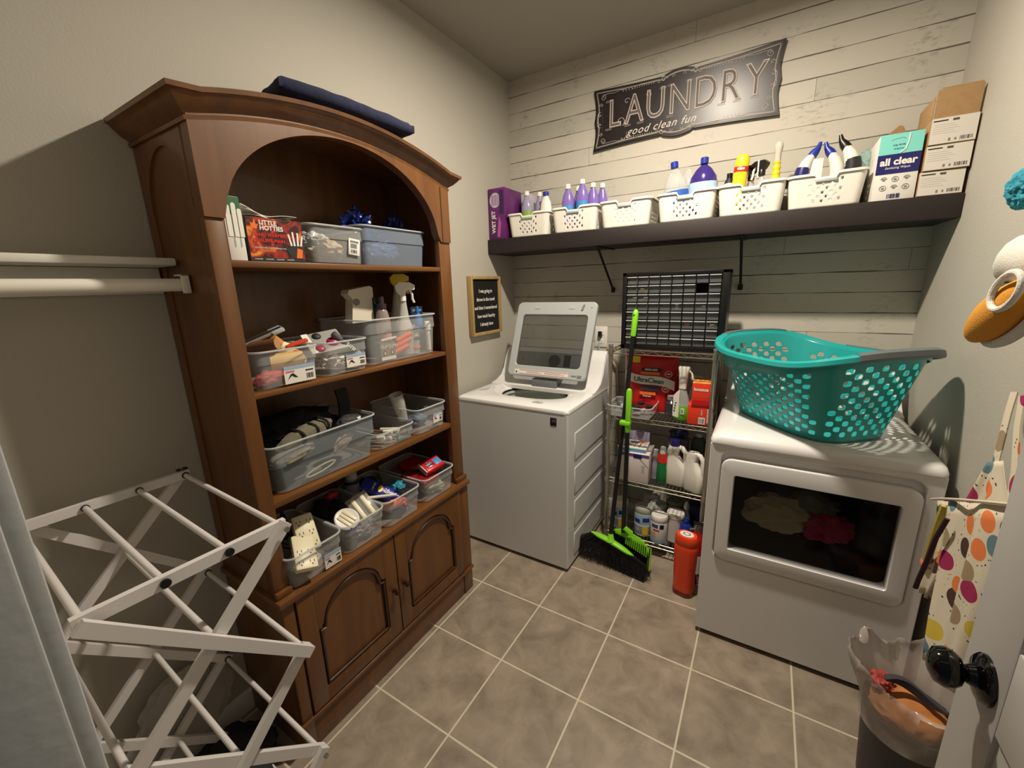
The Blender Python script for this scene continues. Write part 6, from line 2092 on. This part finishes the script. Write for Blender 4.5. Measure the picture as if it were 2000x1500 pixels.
# ------------------------------------------------------------ waste bin with clear bag
TZ = .285
tx, ty = 1.602, -.455
t = thing('waste_bin', 'dark round waste bin beside the dryer, lined with a clear bag', 'bin', (tx, ty, 0))
L = []
b = MB().lathe([(.080, 0), (.084, .004), (.103, TZ - .01), (.106, TZ), (.103, TZ), (.100, TZ - .012), (.080, .008)], mat('dark_bin', srgb(40, 40, 46), rough=.45), seg=40)
b.build('bin_body', t)
film = mat('bin_liner_film', srgb(196, 186, 178), rough=.14, alpha=.38)
b = MB()
rng = []
L = []
for j, (r, z) in enumerate(((.106, TZ - .06), (.1085, TZ - .01), (.114, TZ + .02), (.128, TZ + .055), (.142, TZ + .09), (.150, TZ + .112), (.146, TZ + .125))):
    lp = []
    for k in range(72):
        a = 2 * PI * k / 72
        f = max(0, (j - 1)) / 5
        n_ = noise.noise(V((math.cos(a) * 2.6, math.sin(a) * 2.6, j * .35)))
        n2 = noise.noise(V((math.cos(a) * 9, math.sin(a) * 9, j * .5)))
        rr = r + f * (.040 * n_ + .022 * n2)
        x = math.cos(a) * rr * (1 - .30 * f * max(0, math.cos(a)))
        y = math.sin(a) * rr
        lp.append(V((x, y, z + f * (.05 * n_ + .008 * n2 + .02 * (-math.cos(a))))))
    L.append(lp)
b.loft(L, film, False, False)
solo(b, 'bin_liner', 'clear crinkled plastic liner flaring out of the waste bin', 'bin liner', (tx, ty, 0), solid=.0006)
solo(MB().lump((0, 0, 0), (.085, .085, .05), mat('orange_trash', srgb(190, 120, 60), rough=.6, noise_amt=.4, nscale=12), seed=141, amp=.12), 'orange_wrapper', 'orange and tan rubbish showing through the waste bin liner', 'wrapper', (tx - .005, ty - .01, TZ + .005))
solo(MB().lump((0, 0, 0), (.03, .035, .03), mat('pinkish_trash', srgb(170, 70, 60), rough=.5), seed=143, amp=.4), 'red_wrapper', 'reddish scrap at the left in the waste bin liner', 'wrapper', (tx - .062, ty + .02, TZ + .045))
b = MB()
L = []
for i in range(14):
    t_ = i / 13
    c = V((-.07 + .13 * t_, -.02 + .015 * math.sin(4 * t_), TZ + .100 - .03 * t_ + .006 * math.sin(6 * t_)))
    hw = .012 * math.sin(PI * (t_ * .9 + .05))
    L.append([c + V((0, -.01, hw)), c + V((0, .01, hw * .6)), c + V((0, .012, -hw)), c + V((0, -.012, -hw))])
b.loft(L, mat('charcoal_lint', srgb(60, 56, 62), rough=.9))
solo(b, 'lint_strip', 'dark strip of lint lying across the top of the waste bin liner', 'lint', (tx, ty, 0))

# ------------------------------------------------------------ things hanging on the right wall
def polka():
    m = bpy.data.materials.new('polka_print')
    m.use_nodes = True
    nt = m.node_tree
    L = nt.links
    b = nt.nodes['Principled BSDF']
    b.inputs['Roughness'].default_value = .85
    tc = nt.nodes.new('ShaderNodeTexCoord')
    mp = nt.nodes.new('ShaderNodeMapping')
    mp.inputs['Scale'].default_value = (9, 9, 9)
    L.new(tc.outputs['Object'], mp.inputs[0])
    v = nt.nodes.new('ShaderNodeTexVoronoi')
    v.voronoi_dimensions = '2D'
    cb = nt.nodes.new('ShaderNodeCombineXYZ')
    s0 = nt.nodes.new('ShaderNodeSeparateXYZ')
    L.new(mp.outputs[0], s0.inputs[0])
    L.new(s0.outputs['Y'], cb.inputs['X'])
    L.new(s0.outputs['Z'], cb.inputs['Y'])
    v.inputs['Scale'].default_value = 1.5
    v.inputs['Randomness'].default_value = .75
    L.new(cb.outputs[0], v.inputs['Vector'])
    r = nt.nodes.new('ShaderNodeValToRGB')
    r.color_ramp.interpolation = 'CONSTANT'
    e = r.color_ramp.elements
    e[0].position = 0
    e[0].color = srgb(150, 30, 80)
    e[1].position = .22
    e[1].color = srgb(214, 118, 60)
    for p_, c in ((.42, srgb(66, 40, 34)), (.56, srgb(150, 130, 100)), (.70, srgb(196, 172, 60)), (.82, srgb(90, 120, 130))):
        x = e.new(p_)
        x.color = c
    sp = nt.nodes.new('ShaderNodeSeparateXYZ')
    L.new(v.outputs['Color'], sp.inputs[0])
    L.new(sp.outputs[0], r.inputs[0])
    lt = nt.nodes.new('ShaderNodeMath')
    lt.operation = 'LESS_THAN'
    lt.inputs[1].default_value = .33
    L.new(v.outputs['Distance'], lt.inputs[0])
    mx = nt.nodes.new('ShaderNodeMixRGB')
    mx.inputs[1].default_value = srgb(206, 196, 174)
    L.new(lt.outputs[0], mx.inputs[0])
    L.new(r.outputs[0], mx.inputs[2])
    # small dotted rings between the big dots
    v2 = nt.nodes.new('ShaderNodeTexVoronoi')
    v2.inputs['Scale'].default_value = 110
    L.new(tc.outputs['Object'], v2.inputs['Vector'])
    l2 = nt.nodes.new('ShaderNodeMath')
    l2.operation = 'LESS_THAN'
    l2.inputs[1].default_value = .30
    L.new(v2.outputs['Distance'], l2.inputs[0])
    bd = nt.nodes.new('ShaderNodeMath')
    bd.operation = 'COMPARE'
    bd.inputs[1].default_value = .47
    bd.inputs[2].default_value = .025
    L.new(v.outputs['Distance'], bd.inputs[0])
    an = nt.nodes.new('ShaderNodeMath')
    an.operation = 'MULTIPLY'
    L.new(bd.outputs[0], an.inputs[0])
    L.new(l2.outputs[0], an.inputs[1])
    m3 = nt.nodes.new('ShaderNodeMixRGB')
    m3.inputs[2].default_value = srgb(50, 34, 32)
    L.new(an.outputs[0], m3.inputs[0])
    L.new(mx.outputs[0], m3.inputs[1])
    L.new(m3.outputs[0], b.inputs['Base Color'])
    return m
pk = polka()
t = thing('polka_dot_apron', 'cream apron with magenta, orange and brown dots hanging at the right, behind the door', 'apron', (1.62, -.48, .9))
AX = T(1.62, -.48, .9)
def cloth_sheet(ylo, yhi, z0, z1, x, m, amp=.015, freq=34, n=28, mm=12, phase=0.0, xf=None, tilt=.45):
    """hanging cloth in the YZ plane with vertical folds; ylo/yhi are functions of v (0 top .. 1 bottom)"""
    b = MB()
    vs, fs = [], []
    for j in range(mm + 1):
        v_ = j / mm
        for i in range(n + 1):
            u_ = i / n
            y = ylo(v_) + (yhi(v_) - ylo(v_)) * u_
            z = z0 + (z1 - z0) * v_ + tilt * (-.42 - y) * (1 - v_ * .5)
            xx = x + amp * (.15 + .85 * v_) * math.sin(freq * u_ * .35 + phase + 1.2 * v_) + .35 * amp * v_ * math.sin(freq * u_ * .8 + 2 * phase)
            if xf:
                xx += xf(u_, v_)
            vs.append(V((xx, y, z)))
    for j in range(mm):
        for i in range(n):
            a = j * (n + 1) + i
            fs.append((a, a + 1, a + n + 2, a + n + 1))
    return b.add(vs, fs, m)
# bib, skirt, pocket flap, neck strap, waist tie
cloth_sheet(lambda v: -.56 - .10 * v, lambda v: -.50 + .08 * v, 1.04, .90, 1.615, pk, amp=.010).build('apron_bib', t, world=AX, solid=.002)
cloth_sheet(lambda v: -.68 + .02 * v, lambda v: -.40 - .02 * v - .08 * v * v, .932, .50, 1.60, pk, amp=.018, phase=.6).build('apron_skirt', t, world=AX, solid=.002)
cloth_sheet(lambda v: -.46 + .08 * v, lambda v: -.275 - .06 * v, .932, .62, 1.615, pk, amp=.014, phase=2).build('apron_side_fold', t, world=AX, solid=.002)
b = MB().tube([(1.604, -.275, .868), (1.600, -.34, .900), (1.592, -.415, .934), (1.588, -.50, .972), (1.592, -.58, 1.008), (1.598, -.67, 1.048)], .0035, mat('apron_hem', srgb(204, 196, 176), rough=.85), seg=8)
b.build('pocket_hem', t, world=AX)
b = MB()
def ribbon(pts, w_, m, th=.0012):
    pts = [V(p) for p in pts]
    L = []
    for i, p in enumerate(pts):
        d = (pts[min(i + 1, len(pts) - 1)] - pts[max(i - 1, 0)]).normalized()
        s_ = d.cross(V((1, 0, 0)))
        s_ = s_.normalized() if s_.length > 1e-4 else V((0, 1, 0))
        n_ = V((1, 0, 0))
        L.append([p + s_ * w_ + n_ * th, p - s_ * w_ + n_ * th, p - s_ * w_ - n_ * th, p + s_ * w_ - n_ * th])
    b.loft(L, m)
ribbon([(1.63, -.495, 1.245), (1.625, -.505, 1.20), (1.62, -.520, 1.12), (1.615, -.535, 1.05)], .014, pk)
ribbon([(1.63, -.530, 1.245), (1.625, -.555, 1.18), (1.62, -.60, 1.10), (1.615, -.63, 1.02)], .012, pk)
b.build('neck_strap', t, world=AX)
b = MB()
b.tube([(1.58, -.475, .905), (1.572, -.462, .84), (1.568, -.455, .77), (1.565, -.440, .70), (1.57, -.415, .655)], .006, mat('plum_tie', srgb(52, 30, 44), rough=.8), seg=8, flat=.6)
b.build('waist_tie', t, world=AX)
b = MB()
b.tube([(1.600, -.385, .90), (1.598, -.375, .84), (1.598, -.365, .78), (1.60, -.350, .71)], .010, mat('yellow_edge', srgb(190, 172, 80), rough=.8), seg=8, flat=.5)
b.sph((1.60, -.335, .690), .020, mat('coral_dot', srgb(206, 116, 84), rough=.8), sx=.4, sz=.8)
b.build('side_edging', t, world=AX)
b = MB()
b.tube([V((1.65, -.512 + .034 * math.cos(2 * PI * k / 24), 1.268 + .026 * math.sin(2 * PI * k / 24))) for k in range(24)], .0028, M['white'], seg=8, closed=True)
b.tube([(1.71, -.53, 1.30), (1.67, -.525, 1.30), (1.655, -.52, 1.295), (1.65, -.515, 1.305)], .004, M['white'], seg=8)
solo(b, 'hanging_ring', 'thin white oval ring on the right wall holding the apron strap', 'ring')
# teal duster, white cloth, orange towelling slipper
fz = mat('teal_chenille', srgb(40, 130, 150), rough=.95, noise_amt=.35, nscale=140, bump=1.0, bscale=220)
b = MB().lump((0, 0, 0), (.050, .072, .055), fz, seed=151, amp=.14, freq=4, sub=5)
t = thing('fluffy_duster', 'teal fluffy duster hanging highest on the right wall', 'duster', (1.640, -.360, 1.690))
b.build('duster_head', t)
MB().cyl((.02, -.03, 0), (.071, -.04, .01), .006, M['white'], seg=10).build('duster_peg', t)
wc = mat('white_towelling', srgb(206, 204, 196), rough=.95, bump=.6, bscale=260)
t = thing('rolled_white_cloth', 'white towelling roll with a dark green edge above the orange slipper', 'cloth', (1.640, -.420, 1.530))
b = MB()
L = []
for i in range(20):
    t_ = i / 19
    c = V((.0, .100 - .22 * t_, -.018 + .030 * t_ + .010 * math.sin(5 * t_)))
    r = .012 + .048 * math.sin(PI * min(1, t_ * .75 + .10)) ** .6
    L.append([c + V((math.cos(2 * PI * k / 20) * r * .95, 0, math.sin(2 * PI * k / 20) * r * (1 + .08 * math.sin(3 * 2 * PI * k / 20)))) for k in range(20)])
b.loft(L, wc)
b.build('towelling_roll', t)
b = MB()
b.tube([(-.012, .080, -.050), (-.022, .04, -.060), (-.02, -.02, -.062), (-.015, -.09, -.058)], 1, mat('dark_green_edge', srgb(20, 66, 58), rough=.9), seg=10, radii=[.006, .012, .014, .012])
b.build('green_edge', t)
t = thing('orange_slipper', 'orange towelling slipper with a white sole edge hanging on the right wall', 'slipper', (1.600, -.445, 1.405))
oy = mat('orange_towelling', srgb(206, 140, 40), rough=.95, bump=.6, bscale=260)
Rm = rot(x=-28)
L = []
Ls = []
for i in range(24):
    t_ = i / 23
    yy = .100 - .26 * t_
    hh = .045 * math.sin(PI * (t_ * .86 + .09)) ** .55 + .002
    ring = []
    for k in range(20):
        a = 2 * PI * k / 20
        ring.append(Rm @ V((-.012 + math.cos(a) * .036 * (hh / .047), yy, math.sin(a) * hh)))
    L.append(ring)
b = MB().loft(L, oy)
b.build('slipper_upper', t)
b = MB()
pts = []
for i in range(40):
    a = 2 * PI * i / 40
    pts.append(Rm @ V((.010, -.03 + .138 * math.cos(a), .052 * math.sin(a))))
b.tube(pts, .012, wc, seg=10, closed=True)
b.build('sole_edge', t)
b = MB()
pts = []
for i in range(28):
    a = 2 * PI * i / 28
    pts.append(Rm @ V((-.044 - .004 * math.cos(a), -.135 + .050 * math.cos(a), -.002 + .034 * math.sin(a))))
b.tube(pts, .0065, wc, seg=10, closed=True)
b.build('slipper_opening', t)
b = MB().cyl((1.62, -.42, 1.46), (1.711, -.42, 1.47), .006, M['white'], seg=10)
b.cyl((1.62, -.40, 1.58), (1.711, -.40, 1.60), .006, M['white'], seg=10)
solo(b, 'wall_pegs', 'pair of white pegs on the right wall behind the hanging cloths', 'pegs')
